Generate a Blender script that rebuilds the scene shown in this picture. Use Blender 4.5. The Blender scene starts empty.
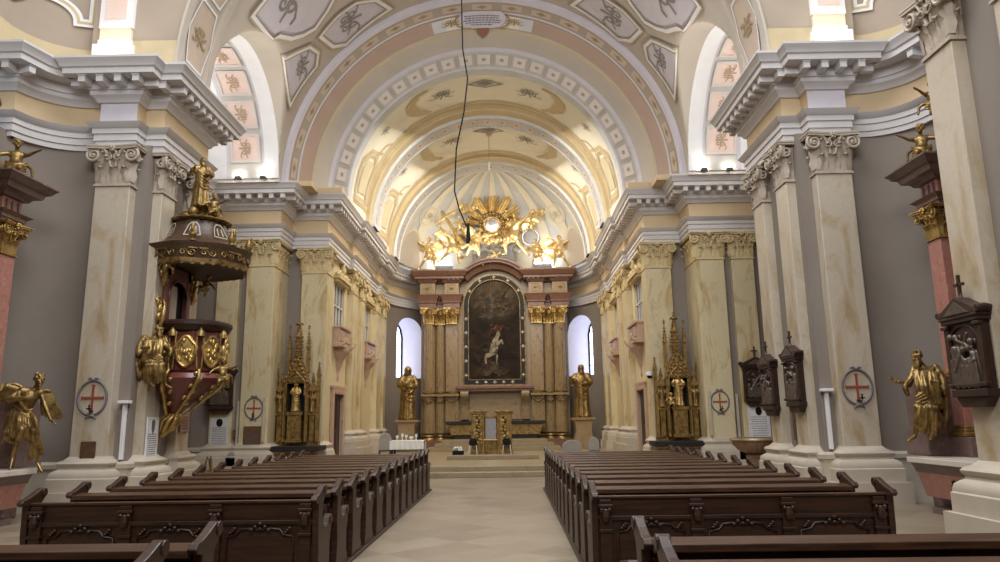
import bpy, bmesh, math, random
from math import sin, cos, pi, sqrt, radians
from mathutils import Vector, Matrix, Euler
random.seed(7)
PI = pi
COL = bpy.context.scene.collection

# ------------------------------------------------------------------ mesh builder
class MB:
    def __init__(s): s.v = []; s.f = []; s.m = []
    def add(s, verts, faces, mat=0):
        b = len(s.v); s.v += [tuple(p) for p in verts]
        for i, f in enumerate(faces):
            s.f.append(tuple(b+k for k in f)); s.m.append(mat if isinstance(mat, int) else mat[i])
        return s
    def join(s, o, M=None, mat=None):
        vs = [M @ Vector(p) for p in o.v] if M is not None else o.v
        s.add(vs, o.f, o.m if mat is None else mat); return s
    def box(s, x0, x1, y0, y1, z0, z1, mat=0):
        v = [(x0,y0,z0),(x1,y0,z0),(x1,y1,z0),(x0,y1,z0),(x0,y0,z1),(x1,y0,z1),(x1,y1,z1),(x0,y1,z1)]
        return s.add(v, [(3,2,1,0),(4,5,6,7),(0,1,5,4),(1,2,6,5),(2,3,7,6),(3,0,4,7)], mat)
    def cbox(s, c, d, mat=0, rot=None):
        o = MB().box(-d[0]/2,d[0]/2,-d[1]/2,d[1]/2,-d[2]/2,d[2]/2)
        M = Matrix.Translation(c)
        if rot: M = M @ Euler(rot).to_matrix().to_4x4()
        return s.join(o, M, mat)
    def prism(s, poly, axis, a0, a1, mat=0):
        # poly in the two other axes, extruded along axis
        def P(p, a):
            return {'x': (a,p[0],p[1]), 'y': (p[0],a,p[1]), 'z': (p[0],p[1],a)}[axis]
        n = len(poly); v = [P(p,a0) for p in poly]+[P(p,a1) for p in poly]
        f = [tuple(range(n-1,-1,-1)), tuple(range(n,2*n))]+[(i,(i+1)%n,n+(i+1)%n,n+i) for i in range(n)]
        return s.add(v, f, mat)
    def lathe(s, prof, n=24, c=(0,0,0), mat=0, a0=0, a1=2*PI, sx=1, sy=1, rf=None):
        full = abs(a1-a0-2*PI) < 1e-6; k = n if full else n+1
        v = []
        for i in range(k):
            a = a0+(a1-a0)*i/n
            for r, z in prof:
                q = r*(rf(a, z) if rf else 1)
                v.append((c[0]+q*cos(a)*sx, c[1]+q*sin(a)*sy, c[2]+z))
        p = len(prof); f = []; ms = []
        for i in range(n):
            j = (i+1) % k
            for t in range(p-1):
                f.append((i*p+t, j*p+t, j*p+t+1, i*p+t+1)); ms.append(mat if isinstance(mat,int) else mat[t])
        return s.add(v, f, ms)
    def tube(s, pts, r, n=8, mat=0, flat=None):
        pts = [Vector(p) for p in pts]; N = len(pts)
        rr = r if isinstance(r, (list, tuple)) else [r]*N
        T = [(pts[min(i+1,N-1)]-pts[max(i-1,0)]).normalized() for i in range(N)]
        up = Vector((0,0,1)) if abs(T[0].z) < .9 else Vector((1,0,0))
        U = T[0].cross(up).normalized(); v = []
        for i in range(N):
            U = (U - T[i]*U.dot(T[i])).normalized(); W = T[i].cross(U)
            for k in range(n):
                a = 2*PI*k/n; q = flat if flat else 1
                v.append(pts[i]+(U*cos(a)+W*sin(a)*q)*rr[i])
        f = [(i*n+k, i*n+(k+1)%n, (i+1)*n+(k+1)%n, (i+1)*n+k) for i in range(N-1) for k in range(n)]
        f += [tuple(range(n-1,-1,-1)), tuple((N-1)*n+k for k in range(n))]
        return s.add(v, f, mat)
    def ball(s, c, r, n=10, mat=0, rot=None):
        r = (r,r,r) if not isinstance(r,(tuple,list)) else r
        R = Euler(rot).to_matrix() if rot else Matrix.Identity(3)
        m = max(4, n//2+1); v = [Vector((0,0,-1))]
        for i in range(1, m):
            p = -PI/2+PI*i/m
            v += [Vector((cos(p)*cos(2*PI*k/n), cos(p)*sin(2*PI*k/n), sin(p))) for k in range(n)]
        v.append(Vector((0,0,1))); L = len(v)-1
        f = [(0,1+(k+1)%n,1+k) for k in range(n)]
        for i in range(m-2):
            a = 1+i*n; f += [(a+k,a+(k+1)%n,a+n+(k+1)%n,a+n+k) for k in range(n)]
        a = 1+(m-2)*n; f += [(a+k,a+(k+1)%n,L) for k in range(n)]
        v = [Vector(c)+R@Vector((p.x*r[0],p.y*r[1],p.z*r[2])) for p in v]
        return s.add(v, f, mat)
    def grid(s, fn, nu, nv, mat=0):
        v = [fn(i/nu, j/nv) for i in range(nu+1) for j in range(nv+1)]
        f = [(i*(nv+1)+j,(i+1)*(nv+1)+j,(i+1)*(nv+1)+j+1,i*(nv+1)+j+1) for i in range(nu) for j in range(nv)]
        return s.add(v, f, mat)
    def sweep(s, path, prof, mat=0, closed=False):
        """prof (out,z) swept along a plan path; out is to the LEFT of travel; mat may be f(i,j)"""
        offs = miter(path, closed); n = len(path); p = len(prof); v = []
        for (x,y),(ox,oy) in zip(path, offs):
            v += [(x+ox*o, y+oy*o, z) for o, z in prof]
        f = []; ms = []
        for i in range(n if closed else n-1):
            k = (i+1) % n
            for j in range(p-1):
                f.append((i*p+j, k*p+j, k*p+j+1, i*p+j+1)); ms.append(mat(i,j) if callable(mat) else mat)
        return s.add(v, f, ms)
    def mirrored(s):
        o = MB(); o.v = [(-x,y,z) for x,y,z in s.v]; o.f = [tuple(reversed(f)) for f in s.f]; o.m = list(s.m); return o
    def build(s, name, mats, parent=None, smooth=None, bevel=0, M=None, fix=False):
        me = bpy.data.meshes.new(name)
        me.from_pydata([tuple(M@Vector(p)) for p in s.v] if M is not None else s.v, [], s.f)
        mats = mats if isinstance(mats,(list,tuple)) else [mats]
        for m in mats: me.materials.append(m)
        for p, k in zip(me.polygons, s.m): p.material_index = min(k, len(mats)-1)
        if fix:
            bm = bmesh.new(); bm.from_mesh(me); bmesh.ops.remove_doubles(bm, verts=bm.verts, dist=1e-5)
            bmesh.ops.recalc_face_normals(bm, faces=bm.faces); bm.to_mesh(me); bm.free()
        if smooth is not None:
            for p in me.polygons: p.use_smooth = True
            if smooth < 179: me.set_sharp_from_angle(angle=radians(smooth))
        o = bpy.data.objects.new(name, me); COL.objects.link(o)
        if parent: o.parent = parent
        if bevel:
            b = o.modifiers.new('bevel','BEVEL'); b.width = bevel; b.segments = 2; b.limit_method = 'ANGLE'; b.angle_limit = radians(40)
        return o

def miter(path, closed=False):
    n = len(path); out = []
    def nrm(a, b):
        dx, dy = b[0]-a[0], b[1]-a[1]; l = math.hypot(dx,dy) or 1
        return (-dy/l, dx/l)
    for i in range(n):
        if closed or 0 < i < n-1:
            a = nrm(path[i-1], path[i]); b = nrm(path[i], path[(i+1)%n])
            d = 1+a[0]*b[0]+a[1]*b[1]; d = max(d, .15)
            out.append(((a[0]+b[0])/d, (a[1]+b[1])/d))
        else:
            out.append(nrm(path[0],path[1]) if i == 0 else nrm(path[-2],path[-1]))
    return out

def ribbon(mb, S, pts, w, mat=0, closed=False, sub=1):
    """flat strip of width w following pts=(u,v) on the surface S(u,v)"""
    if closed: pts = list(pts)+[pts[0]]
    q = []
    for a, b in zip(pts[:-1], pts[1:]):
        n = max(1, int(math.hypot(b[0]-a[0],b[1]-a[1])/sub)+0)
        q += [(a[0]+(b[0]-a[0])*k/n, a[1]+(b[1]-a[1])*k/n) for k in range(n)]
    q.append(pts[-1])
    if closed: q = q[:-1]
    of = miter(q, closed); ws = w if isinstance(w,(list,tuple)) else None
    v = []
    for i, ((x,y),(ox,oy)) in enumerate(zip(q, of)):
        h = (ws[min(int(i*len(ws)/len(q)),len(ws)-1)] if ws else w)/2
        v += [S(x+ox*h,y+oy*h), S(x-ox*h,y-oy*h)]
    n = len(q)
    f = [(2*i,2*i+1,2*((i+1)%n)+1,2*((i+1)%n)) for i in range(n if closed else n-1)]
    mb.add(v, f, mat)

def fill(mb, S, out, mat=0, rings=4, sub=.25):
    q = []
    for a, b in zip(out, list(out[1:])+[out[0]]):
        n = max(1, int(math.hypot(b[0]-a[0],b[1]-a[1])/sub))
        q += [(a[0]+(b[0]-a[0])*k/n, a[1]+(b[1]-a[1])*k/n) for k in range(n)]
    cx = sum(p[0] for p in q)/len(q); cy = sum(p[1] for p in q)/len(q); n = len(q)
    v = [S(cx,cy)]
    for r in range(1, rings+1):
        t = r/rings; v += [S(cx+(x-cx)*t, cy+(y-cy)*t) for x,y in q]
    f = [(0,1+k,1+(k+1)%n) for k in range(n)]
    for r in range(rings-1):
        a = 1+r*n; f += [(a+k,a+n+k,a+n+(k+1)%n,a+(k+1)%n) for k in range(n)]
    mb.add(v, f, mat)

def arc(cx, cy, r, a0, a1, n=12):
    return [(cx+r*cos(radians(a0+(a1-a0)*i/n)), cy+r*sin(radians(a0+(a1-a0)*i/n))) for i in range(n+1)]

def spiral(c, r, turns, a0, n=18, inn=.15, sgn=1):
    return [(c[0]+r*(1-(1-inn)*i/n)*cos(a0+sgn*turns*2*PI*i/n), c[1]+r*(1-(1-inn)*i/n)*sin(a0+sgn*turns*2*PI*i/n)) for i in range(n+1)]

def motif(mb, S, u, v, sz, mat=0, w=.045, seed=0, rot=0):
    """painted scrollwork spray"""
    w *= .7
    rd = random.Random(seed); ca, sa = cos(rot), sin(rot)
    def T(p): return (u+sz*(p[0]*ca-p[1]*sa), v+sz*(p[0]*sa+p[1]*ca))
    for sg in (-1,1):
        ribbon(mb, S, [T((sg*x,y)) for x,y in spiral((.28,.12),.26,1.2,PI,inn=.2)], w*sz, mat, sub=9)
        ribbon(mb, S, [T((sg*x,y)) for x,y in spiral((.24,-.28),.2,1.1,PI/2,inn=.2,sgn=-1)], w*sz, mat, sub=9)
        ribbon(mb, S, [T((sg*.05,-.1)),T((sg*.3,.3)),T((sg*.62,.42)),T((sg*.8,.3))], w*sz, mat, sub=9)
        ribbon(mb, S, [T((0,.05)),T((sg*.45,-.05)),T((sg*.75,-.2))], w*sz, mat, sub=9)
    ribbon(mb, S, [T((0,-.5)),T((.03,0)),T((0,.55))], w*1.6*sz, mat, sub=9)
    fill(mb, S, [T(p) for p in [(.1,0),(0,.16),(-.1,0),(0,-.16)]], mat, 1, 9)

def empty(name, loc=(0,0,0), rz=0, parent=None):
    o = bpy.data.objects.new(name, None); COL.objects.link(o); o.location = loc; o.rotation_euler = (0,0,rz)
    o.empty_display_size = .1
    if parent: o.parent = parent
    return o
def tag(o, label, cat, group=None):
    o['label'] = label; o['category'] = cat
    if group: o['group'] = group
    return o
def thing(name, label, cat, loc=(0,0,0), rz=0, group=None): return tag(empty(name,loc,rz), label, cat, group)
def struct(o): o['kind'] = 'structure'; return o
def dup(root, loc=None, rz=None, label=None, group=None, parent=None):
    r = root.copy(); COL.objects.link(r)
    if parent: r.parent = parent
    if loc is not None: r.location = loc
    if rz is not None: r.rotation_euler = (0,0,rz)
    if label: r['label'] = label
    if group: r['group'] = group
    for ch in list(root.children): dup(ch, parent=r)
    return r

# ------------------------------------------------------------------ materials
def srgb(*c):
    if max(c) > 1: c = [x/255 for x in c]
    return tuple((x/12.92 if x <= .04045 else ((x+.055)/1.055)**2.4) for x in c)+(1,)
def newmat(name):
    m = bpy.data.materials.new(name); m.use_nodes = True; nt = m.node_tree
    return m, nt, nt.nodes['Principled BSDF']
def coords(nt, kind='Object', scale=(1,1,1), rot=(0,0,0)):
    tc = nt.nodes.new('ShaderNodeTexCoord'); mp = nt.nodes.new('ShaderNodeMapping')
    mp.inputs['Scale'].default_value = scale; mp.inputs['Rotation'].default_value = rot
    nt.links.new(tc.outputs[kind], mp.inputs['Vector']); return mp.outputs['Vector']
def noise(nt, vec, scale, detail=5, rough=.55, dist=0):
    n = nt.nodes.new('ShaderNodeTexNoise'); n.inputs['Scale'].default_value = scale; n.inputs['Detail'].default_value = detail
    n.inputs['Roughness'].default_value = rough; n.inputs['Distortion'].default_value = dist
    nt.links.new(vec, n.inputs['Vector']); return n.outputs['Fac']
def ramp(nt, fac, stops):
    r = nt.nodes.new('ShaderNodeValToRGB'); e = r.color_ramp.elements
    while len(e) < len(stops): e.new(.5)
    for k, (p, c) in enumerate(stops): e[k].position = p; e[k].color = c
    nt.links.new(fac, r.inputs['Fac']); return r.outputs['Color']
def bump(nt, b, h, strength=.3, dist=.02):
    n = nt.nodes.new('ShaderNodeBump'); n.inputs['Strength'].default_value = strength; n.inputs['Distance'].default_value = dist
    nt.links.new(h, n.inputs['Height']); nt.links.new(n.outputs['Normal'], b.inputs['Normal'])
def plain(name, c, rough=.6, metal=0, var=.12, scale=3, bmp=0, spec=.5):
    m, nt, b = newmat(name); c = srgb(*c)
    f = noise(nt, coords(nt), scale, 6)
    d = tuple(max(0,x*(1-var)) for x in c[:3])+(1,); l = tuple(min(1,x*(1+var)) for x in c[:3])+(1,)
    nt.links.new(ramp(nt, f, [(.3,d),(.7,l)]), b.inputs['Base Color'])
    b.inputs['Roughness'].default_value = rough; b.inputs['Metallic'].default_value = metal; b.inputs['Specular IOR Level'].default_value = spec
    if bmp: bump(nt, b, noise(nt, coords(nt), scale*12, 4), bmp, .01)
    return m
def marble(name, base, vein, dark, scale=1.0, rough=.3, rot=(0,.75,.4), w=.5):
    m, nt, b = newmat(name); v = coords(nt, 'Object', (scale*1.5,scale*1.5,scale*.55), rot)
    f = noise(nt, v, 1.3, 9, .62, 1.6)
    c1 = ramp(nt, f, [(.25,srgb(*dark)),(.36,srgb(*vein)),(w-.02,srgb(*base)),(.62,srgb(*base)),(.75,srgb(*[min(255,x*1.08) for x in base]))])
    g = noise(nt, coords(nt,'Object',(1,1,1)), 14, 5)
    c2 = ramp(nt, g, [(.3,(.82,.82,.82,1)),(.7,(1,1,1,1))])
    mx = nt.nodes.new('ShaderNodeMix'); mx.data_type = 'RGBA'; mx.blend_type = 'MULTIPLY'; mx.inputs['Factor'].default_value = .5
    nt.links.new(c1, mx.inputs['A']); nt.links.new(c2, mx.inputs['B']); nt.links.new(mx.outputs['Result'], b.inputs['Base Color'])
    b.inputs['Roughness'].default_value = rough; return m
def speckle(name, base, c2, c3, scale=8, rough=.3):
    m, nt, b = newmat(name); v = coords(nt)
    f = noise(nt, v, scale, 10, .7, .8)
    nt.links.new(ramp(nt, f, [(.3,srgb(*c2)),(.47,srgb(*base)),(.58,srgb(*base)),(.75,srgb(*c3))]), b.inputs['Base Color'])
    b.inputs['Roughness'].default_value = rough; return m
def wood(name, c, d, scale=1, rough=.4, axis=(1,12,12)):
    m, nt, b = newmat(name); v = coords(nt,'Object',tuple(a*scale for a in axis))
    f = noise(nt, v, 2.5, 8, .6, .6)
    nt.links.new(ramp(nt, f, [(.3,srgb(*d)),(.65,srgb(*c))]), b.inputs['Base Color'])
    b.inputs['Roughness'].default_value = rough; bump(nt, b, f, .15, .005); return m
def gold(name, c=(208,174,108), d=(104,78,40), rough=.36, scale=5):
    m, nt, b = newmat(name); f = noise(nt, coords(nt), scale, 7, .65)
    nt.links.new(ramp(nt, f, [(.28,srgb(*d)),(.58,srgb(*c))]), b.inputs['Base Color'])
    b.inputs['Metallic'].default_value = .72; b.inputs['Roughness'].default_value = rough
    bump(nt, b, noise(nt, coords(nt), scale*9, 4), .25, .01); return m
def emit(name, c, s):
    m, nt, b = newmat(name); b.inputs['Base Color'].default_value = srgb(*c)
    b.inputs['Emission Color'].default_value = srgb(*c); b.inputs['Emission Strength'].default_value = s; return m

M = {}
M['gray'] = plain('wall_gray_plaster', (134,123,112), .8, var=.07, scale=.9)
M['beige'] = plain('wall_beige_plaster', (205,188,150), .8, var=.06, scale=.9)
M['taupe'] = plain('vault_taupe_plaster', (198,187,172), .8, var=.05, scale=.8)
M['taupe2'] = plain('vault_dark_taupe', (176,160,142), .8, var=.05, scale=.8)
M['ent'] = plain('cornice_gray_stucco', (208,203,200), .6, var=.04, scale=2)
M['ochre'] = plain('frieze_ochre', (208,184,146), .75, var=.05, scale=1.5)
M['yellow'] = plain('pale_yellow_band', (232,222,194), .8, var=.04)
M['lav'] = plain('lavender_gray', (214,208,214), .75, var=.04)
M['white'] = plain('white_plaster', (240,238,236), .75, var=.03)
M['cream'] = plain('vault_cream', (240,234,214), .8, var=.04, scale=.7)
M['cream2'] = plain('vault_cream_dark', (214,202,166), .8, var=.05, scale=.7)
M['goldpaint'] = plain('gold_ochre_paint', (206,186,144), .65, var=.07, scale=2)
M['pinkbrown'] = plain('pinkish_brown_paint', (187,161,142), .8, var=.05, scale=.8)
M['pink'] = plain('pale_pink_panel', (241,214,200), .8, var=.04)
M['scroll'] = plain('gray_scrollwork_paint', (150,143,138), .8, var=.15)
M['scrollb'] = plain('brown_scrollwork_paint', (166,142,110), .8, var=.15)
M['bluegray'] = plain('apse_blue_gray', (214,216,216), .8, var=.04)
M['marb'] = marble('pilaster_marble', (194,181,161), (180,160,129), (156,131,95), .75, .35)  # pier copy of the marble, grayed for the cooler light there
M['marbw'] = marble('warm_lit_marble', (210,195,157), (188,163,114), (156,124,72), .8, .35)  # same marble with the warm chancel light mixed into its colour, veins stronger
M['base'] = plain('pilaster_base_stucco', (182,170,152), .6, var=.06)
M['cap'] = plain('capital_stucco', (176,162,144), .6, var=.14, scale=9)
M['capw'] = plain('warm_lit_capital_stucco', (205,184,138), .6, var=.14, scale=9)  # capital stucco again, tinted by the warm light of the chancel
M['pew'] = wood('pew_dark_walnut', (64,37,21), (31,18,10), 1, .42)
M['pewtop'] = wood('pew_walnut_sheen', (80,52,34), (44,27,17), 1, .34)  # pew walnut made lighter, the glossy reflection put into the colour
M['darkwood'] = wood('dark_carved_wood', (62,38,27), (28,17,12), 2, .45, (6,6,2))
M['relief'] = plain('dark_bronze_relief', (104,92,82), .4, .5, var=.25, scale=8)
M['gold'] = gold('gilded_wood')
M['goldb'] = gold('bright_gilding', (240,216,160), (172,136,76), .36)
M['golda'] = gold('aged_gilding', (158,129,78), (58,43,23), .42, 7)
M['gothic'] = gold('gilded_oak', (160,128,74), (66,48,28), .5, 9)
M['altcol'] = marble('altar_column_marble', (152,128,92), (124,99,67), (94,71,46), 2.8, .25)
M['altpink'] = speckle('altar_pink_marble', (124,90,72), (92,63,48), (162,132,108), 6)
M['altwall'] = speckle('altar_tan_scagliola', (152,129,95), (122,99,70), (174,154,122), 5)
M['redm'] = speckle('side_altar_red_marble', (176,122,108), (146,88,78), (214,182,168), 9)
M['brownm'] = speckle('brown_gray_marble', (116,94,88), (74,58,56), (160,140,132), 6)
M['pulpit'] = speckle('pulpit_reddish_marble', (112,62,52), (74,40,36), (146,94,80), 10)
M['pulpitd'] = wood('pulpit_canopy_brown', (92,68,48), (52,37,26), 2, .45, (5,5,5))
M['slab'] = plain('mensa_stone', (206,196,182), .4, var=.08, scale=4)
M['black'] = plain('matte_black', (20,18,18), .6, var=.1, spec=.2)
M['blackm'] = speckle('black_marble', (20,17,17), (12,10,10), (38,31,29), 8, .6)
M['silver'] = plain('silver_sheet', (186,184,190), .3, .8, var=.15, scale=7)
M['red'] = plain('cross_red_paint', (148,66,48), .6)
M['wreath'] = plain('gray_painted_wreath', (112,108,110), .7, var=.25, scale=14)
M['bronze'] = plain('bronze_plaque', (104,76,54), .5, .3, var=.2, scale=12)
M['terra'] = plain('reddish_plaque', (156,112,94), .6, var=.1, scale=8)
M['wplaque'] = plain('pale_stone_plaque', (222,220,222), .35, var=.05, scale=3)
M['gplaque'] = plain('gray_stone_plaque', (196,194,190), .35, var=.08, scale=3)
M['ink'] = plain('engraved_lettering', (96,92,92), .7)
M['speaker'] = plain('white_metal_housing', (226,224,224), .5, var=.03)
M['cloth'] = plain('white_linen', (226,222,212), .9, var=.04)
M['steprock'] = speckle('step_stone', (146,130,101), (126,109,82), (164,148,120), 3, .4)
M['reveal'] = plain('lavender_white_reveal', (230,224,226), .8, var=.03)
M['coffer'] = plain('pale_coffer_panel', (224,215,206), .8, var=.03)
M['arch'] = plain('arch_warm_gray', (204,199,190), .8, var=.04)
M['archp'] = plain('arch_beige_panel', (202,183,162), .8, var=.04)
M['cloudg'] = plain('silvered_cloud', (176,174,168), .5, .25, var=.15, scale=5)
M['band'] = plain('beige_wall_band', (206,188,150), .8, var=.05)
M['balc'] = speckle('gallery_pink_marble', (184,154,134), (150,116,98), (214,194,178), 7)
M['scrollp'] = plain('tan_scrollwork_paint', (190,164,134), .8, var=.12)
M['glass'] = emit('daylit_window_glass', (206,218,250), 4.0)
M['oglass'] = plain('old_window_glass', (128,134,138), .12, var=.15, scale=2)
M['frame'] = plain('pale_window_bars', (214,210,200), .5)
M['lamp'] = emit('lamp_lens', (255,250,240), 14)
M['lampbody'] = plain('lamp_housing', (70,70,74), .5)
M['grayfab'] = plain('gray_upholstery', (150,142,130), .85, var=.08)
M['clear'] = plain('pale_glassware', (220,222,222), .1, var=.03)

def floor_mat():
    m, nt, b = newmat('stone_floor_tiles'); v = coords(nt,'Object',(1,1,1),(0,0,PI/4))
    br = nt.nodes.new('ShaderNodeTexBrick'); br.offset = 0; br.inputs['Scale'].default_value = 1.0
    br.inputs['Brick Width'].default_value = .62; br.inputs['Row Height'].default_value = .62; br.inputs['Mortar Size'].default_value = .004
    br.inputs['Color1'].default_value = srgb(148,134,113); br.inputs['Color2'].default_value = srgb(124,111,93); br.inputs['Mortar'].default_value = srgb(124,113,98)
    br.inputs['Bias'].default_value = -.2
    nt.links.new(v, br.inputs['Vector'])
    f = noise(nt, coords(nt), 2.2, 8, .6)
    c2 = ramp(nt, f, [(.3,(.82,.8,.78,1)),(.7,(1,1,1,1))])
    mx = nt.nodes.new('ShaderNodeMix'); mx.data_type = 'RGBA'; mx.blend_type = 'MULTIPLY'; mx.inputs['Factor'].default_value = .8
    nt.links.new(br.outputs['Color'], mx.inputs['A']); nt.links.new(c2, mx.inputs['B']); nt.links.new(mx.outputs['Result'], b.inputs['Base Color'])
    b.inputs['Roughness'].default_value = .38; return m
M['floor'] = floor_mat()

# ------------------------------------------------------------------ sculpting: overlapping volumes fused into one skin
def capsule(mb, p0, p1, r0, r1, n=10):
    p0, p1 = Vector(p0), Vector(p1); d = p1-p0; L = d.length
    if L < 1e-5: return mb.ball(p0, r0, n)
    t = d/L; pts = []; rr = []
    for k in (0,.35,.7,.93): pts.append(p0-t*r0*(1-k)); rr.append(r0*sqrt(max(1e-4,1-(1-k)**2)))
    pts.append(p0); rr.append(r0); pts.append((p0+p1)/2); rr.append((r0+r1)/2); pts.append(p1); rr.append(r1)
    for k in (.93,.7,.35,0): pts.append(p1+t*r1*(1-k)); rr.append(r1*sqrt(max(1e-4,1-(1-k)**2)))
    return mb.tube(pts, rr, n)
class Sculpt:
    def __init__(s): s.mb = MB()
    def c(s, p0, p1, r0, r1=None): capsule(s.mb, p0, p1, r0, r0 if r1 is None else r1); return s
    def e(s, c, r, rot=None): s.mb.ball(c, r, 12, 0, rot); return s
    def poly(s, pts, r0, r1=None):
        r1 = r0 if r1 is None else r1; n = len(pts)
        # smooth the polyline with a spline
        P = [Vector(p) for p in pts]; q = []
        for i in range(n-1):
            a, b, c, d = P[max(i-1,0)], P[i], P[i+1], P[min(i+2,n-1)]
            for k in range(4):
                t = k/4
                q.append(.5*((2*b)+(-a+c)*t+(2*a-5*b+4*c-d)*t*t+(-a+3*b-3*c+d)*t**3))
        q.append(P[-1]); N = len(q)
        s.mb.tube(q, [r0+(r1-r0)*i/(N-1) for i in range(N)], 8)
        s.mb.ball(q[0], r0, 8); s.mb.ball(q[-1], r1, 8); return s
    def head(s, c, fwd=(0,-1,0), up=(0,0,1), k=1.0, hair='curly', beard=False, hood=False):
        c = Vector(c); f = Vector(fwd).normalized(); u = Vector(up); u = (u-f*u.dot(f)).normalized(); r = f.cross(u)
        P = lambda x,y,z: c+(r*x+f*y+u*z)*k
        R = Matrix((r,f,u)).transposed().to_euler()
        E = lambda p, q: s.e(P(*p), tuple(a*k for a in q), R)
        E((0,-.01,.02),(.078,.095,.1)); E((0,.025,-.035),(.062,.07,.085))
        E((0,.07,-.105),(.028,.025,.02))
        s.c(P(0,.092,.018),P(0,.116,-.03),.011*k,.017*k)
        E((0,.082,-.066),(.03,.018,.011)); E((0,.084,.036),(.055,.016,.012))
        for sg in (-1,1):
            E((sg*.031,.082,.008),(.016,.012,.009)); E((sg*.045,.058,-.035),(.024,.024,.024)); E((sg*.08,-.005,-.01),(.012,.022,.032))
        if hair == 'curly':
            rd = random.Random(3)
            for i in range(26):
                a = rd.uniform(-2.6,2.6)-PI/2*0; t = rd.uniform(-.25,1.0)
                x = sin(a)*.085*cos(t); y = -cos(a)*.095*cos(t)*.9-.012; z = .03+sin(t)*.1
                E((x,y,z),(.026,.026,.026))
        elif hair == 'long':
            for i in range(9):
                a = -1.5+3.0*i/8
                s.poly([P(sin(a)*.06,-cos(a)*.06,.09),P(sin(a)*.09,-cos(a)*.1,0),P(sin(a)*.09,-cos(a)*.11-.01,-.12),P(sin(a)*.1,-cos(a)*.1-.03,-.2)],.024*k,.016*k)
            E((0,-.02,.05),(.084,.095,.078))
        if beard:
            for i in range(9):
                a = -1.2+2.4*i/8
                s.poly([P(sin(a)*.062,.035+cos(a)*.045,-.07),P(sin(a)*.055,.055+cos(a)*.045,-.14),P(sin(a)*.03,.07+cos(a)*.03,-.19)],.02*k,.012*k)
        if hood:
            E((0,-.035,.03),(.105,.1,.125)); s.poly([P(-.09,.03,-.1),P(-.1,.03,.05),P(0,.02,.14),P(.1,.03,.05),P(.09,.03,-.1)],.024*k)
            E((0,-.05,-.12),(.13,.11,.1))
        return s
    def hand(s, w, d, pal=(0,0,1), k=1.0, curl=.4, thumb=1):
        """hand at wrist w pointing along d, palm facing pal"""
        w = Vector(w); d = Vector(d).normalized(); p = Vector(pal); p = (p-d*p.dot(d)).normalized(); x = d.cross(p)
        R = Matrix((x,d,p)).transposed().to_euler()
        s.e(w+d*.045*k, (.042*k,.055*k,.022*k), R)
        for i, L in enumerate((.062,.074,.07,.052)):
            o = w+d*.09*k+x*(-.03+.02*i)*k
            m = o+(d*cos(curl*.5)+p*sin(curl*.5))*L*.5*k; t = m+(d*cos(curl*1.6)+p*sin(curl*1.6))*L*.5*k
            s.c(o-d*.02*k, m, .011*k, .0105*k); s.c(m, t, .0105*k, .009*k)
        o = w+d*.03*k-x*thumb*.035*k; m = o+(d*.6-x*thumb*.6+p*.35)*.045*k
        s.c(o, m, .014*k, .012*k); s.c(m, m+(d*.85-x*thumb*.2+p*.3)*.04*k, .012*k, .01*k)
        return s
    def foot(s, a, d, k=1.0):
        a = Vector(a); d = Vector(d).normalized(); s.c(a, a+d*.12*k+Vector((0,0,-.03))*k, .038*k, .032*k); s.c(a+d*.1*k+Vector((0,0,-.03))*k, a+d*.19*k+Vector((0,0,-.045))*k, .036*k, .022*k)
        return s
    def wing(s, root, tip, down, n=9, L=.55, th=.02):
        """feathered wing: leading edge root->tip, feathers hang along down"""
        a, b, d = Vector(root), Vector(tip), Vector(down).normalized()
        mid = (a+b)/2-d*.12*(b-a).length
        s.poly([a,mid,b], .045, .03)
        nrm = (b-a).cross(d).normalized()
        for row, (l, off) in enumerate(((1.0,0),(.6,.012),(.35,.022))):
            for i in range(n):
                t = (i+.3)/n; p = a*(1-t)**2+mid*2*t*(1-t)+b*t*t
                q = p+(d*(.75+.25*t)+(b-a).normalized()*.55*t)*L*l*(.65+.35*sin(PI*(.25+t*.6)))
                m = (p+q)/2; ax = (q-p); Ln = ax.length; ax = ax/Ln; sd = ax.cross(nrm).normalized()
                R = Matrix((sd,ax,nrm)).transposed().to_euler()
                s.e(m+nrm*off*(1 if row else 0), (.045,Ln/2,th), R)
        return s
    def mesh(s, name, voxel, mat, parent=None, smooth_it=3, M=None):
        o = s.mb.build(name, mat, None)
        r = o.modifiers.new('fuse','REMESH'); r.mode = 'VOXEL'; r.voxel_size = voxel; r.use_smooth_shade = True
        if smooth_it:
            q = o.modifiers.new('soften','SMOOTH'); q.factor = .5; q.iterations = smooth_it
        dg = bpy.context.evaluated_depsgraph_get(); me = bpy.data.meshes.new_from_object(o.evaluated_get(dg)); me.name = name
        bpy.data.objects.remove(o)
        if M is not None: me.transform(M)
        me.materials.clear(); me.materials.append(mat)
        for p in me.polygons: p.use_smooth = True
        o = bpy.data.objects.new(name, me); COL.objects.link(o)
        if parent: o.parent = parent
        return o
# ================================================================== ARCHITECTURE (axis of the church: x = 0, looking along +y)
ZC, ZH = 7.48, 9.24          # underside and top of the entablature
def both(mb, name, mats, **k):
    """right-hand half as modelled, left-hand half mirrored"""
    a = mb.build(name+'_right', mats, **k); b = mb.mirrored().build(name+'_left', mats, **k)
    struct(a); struct(b); return a, b

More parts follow.
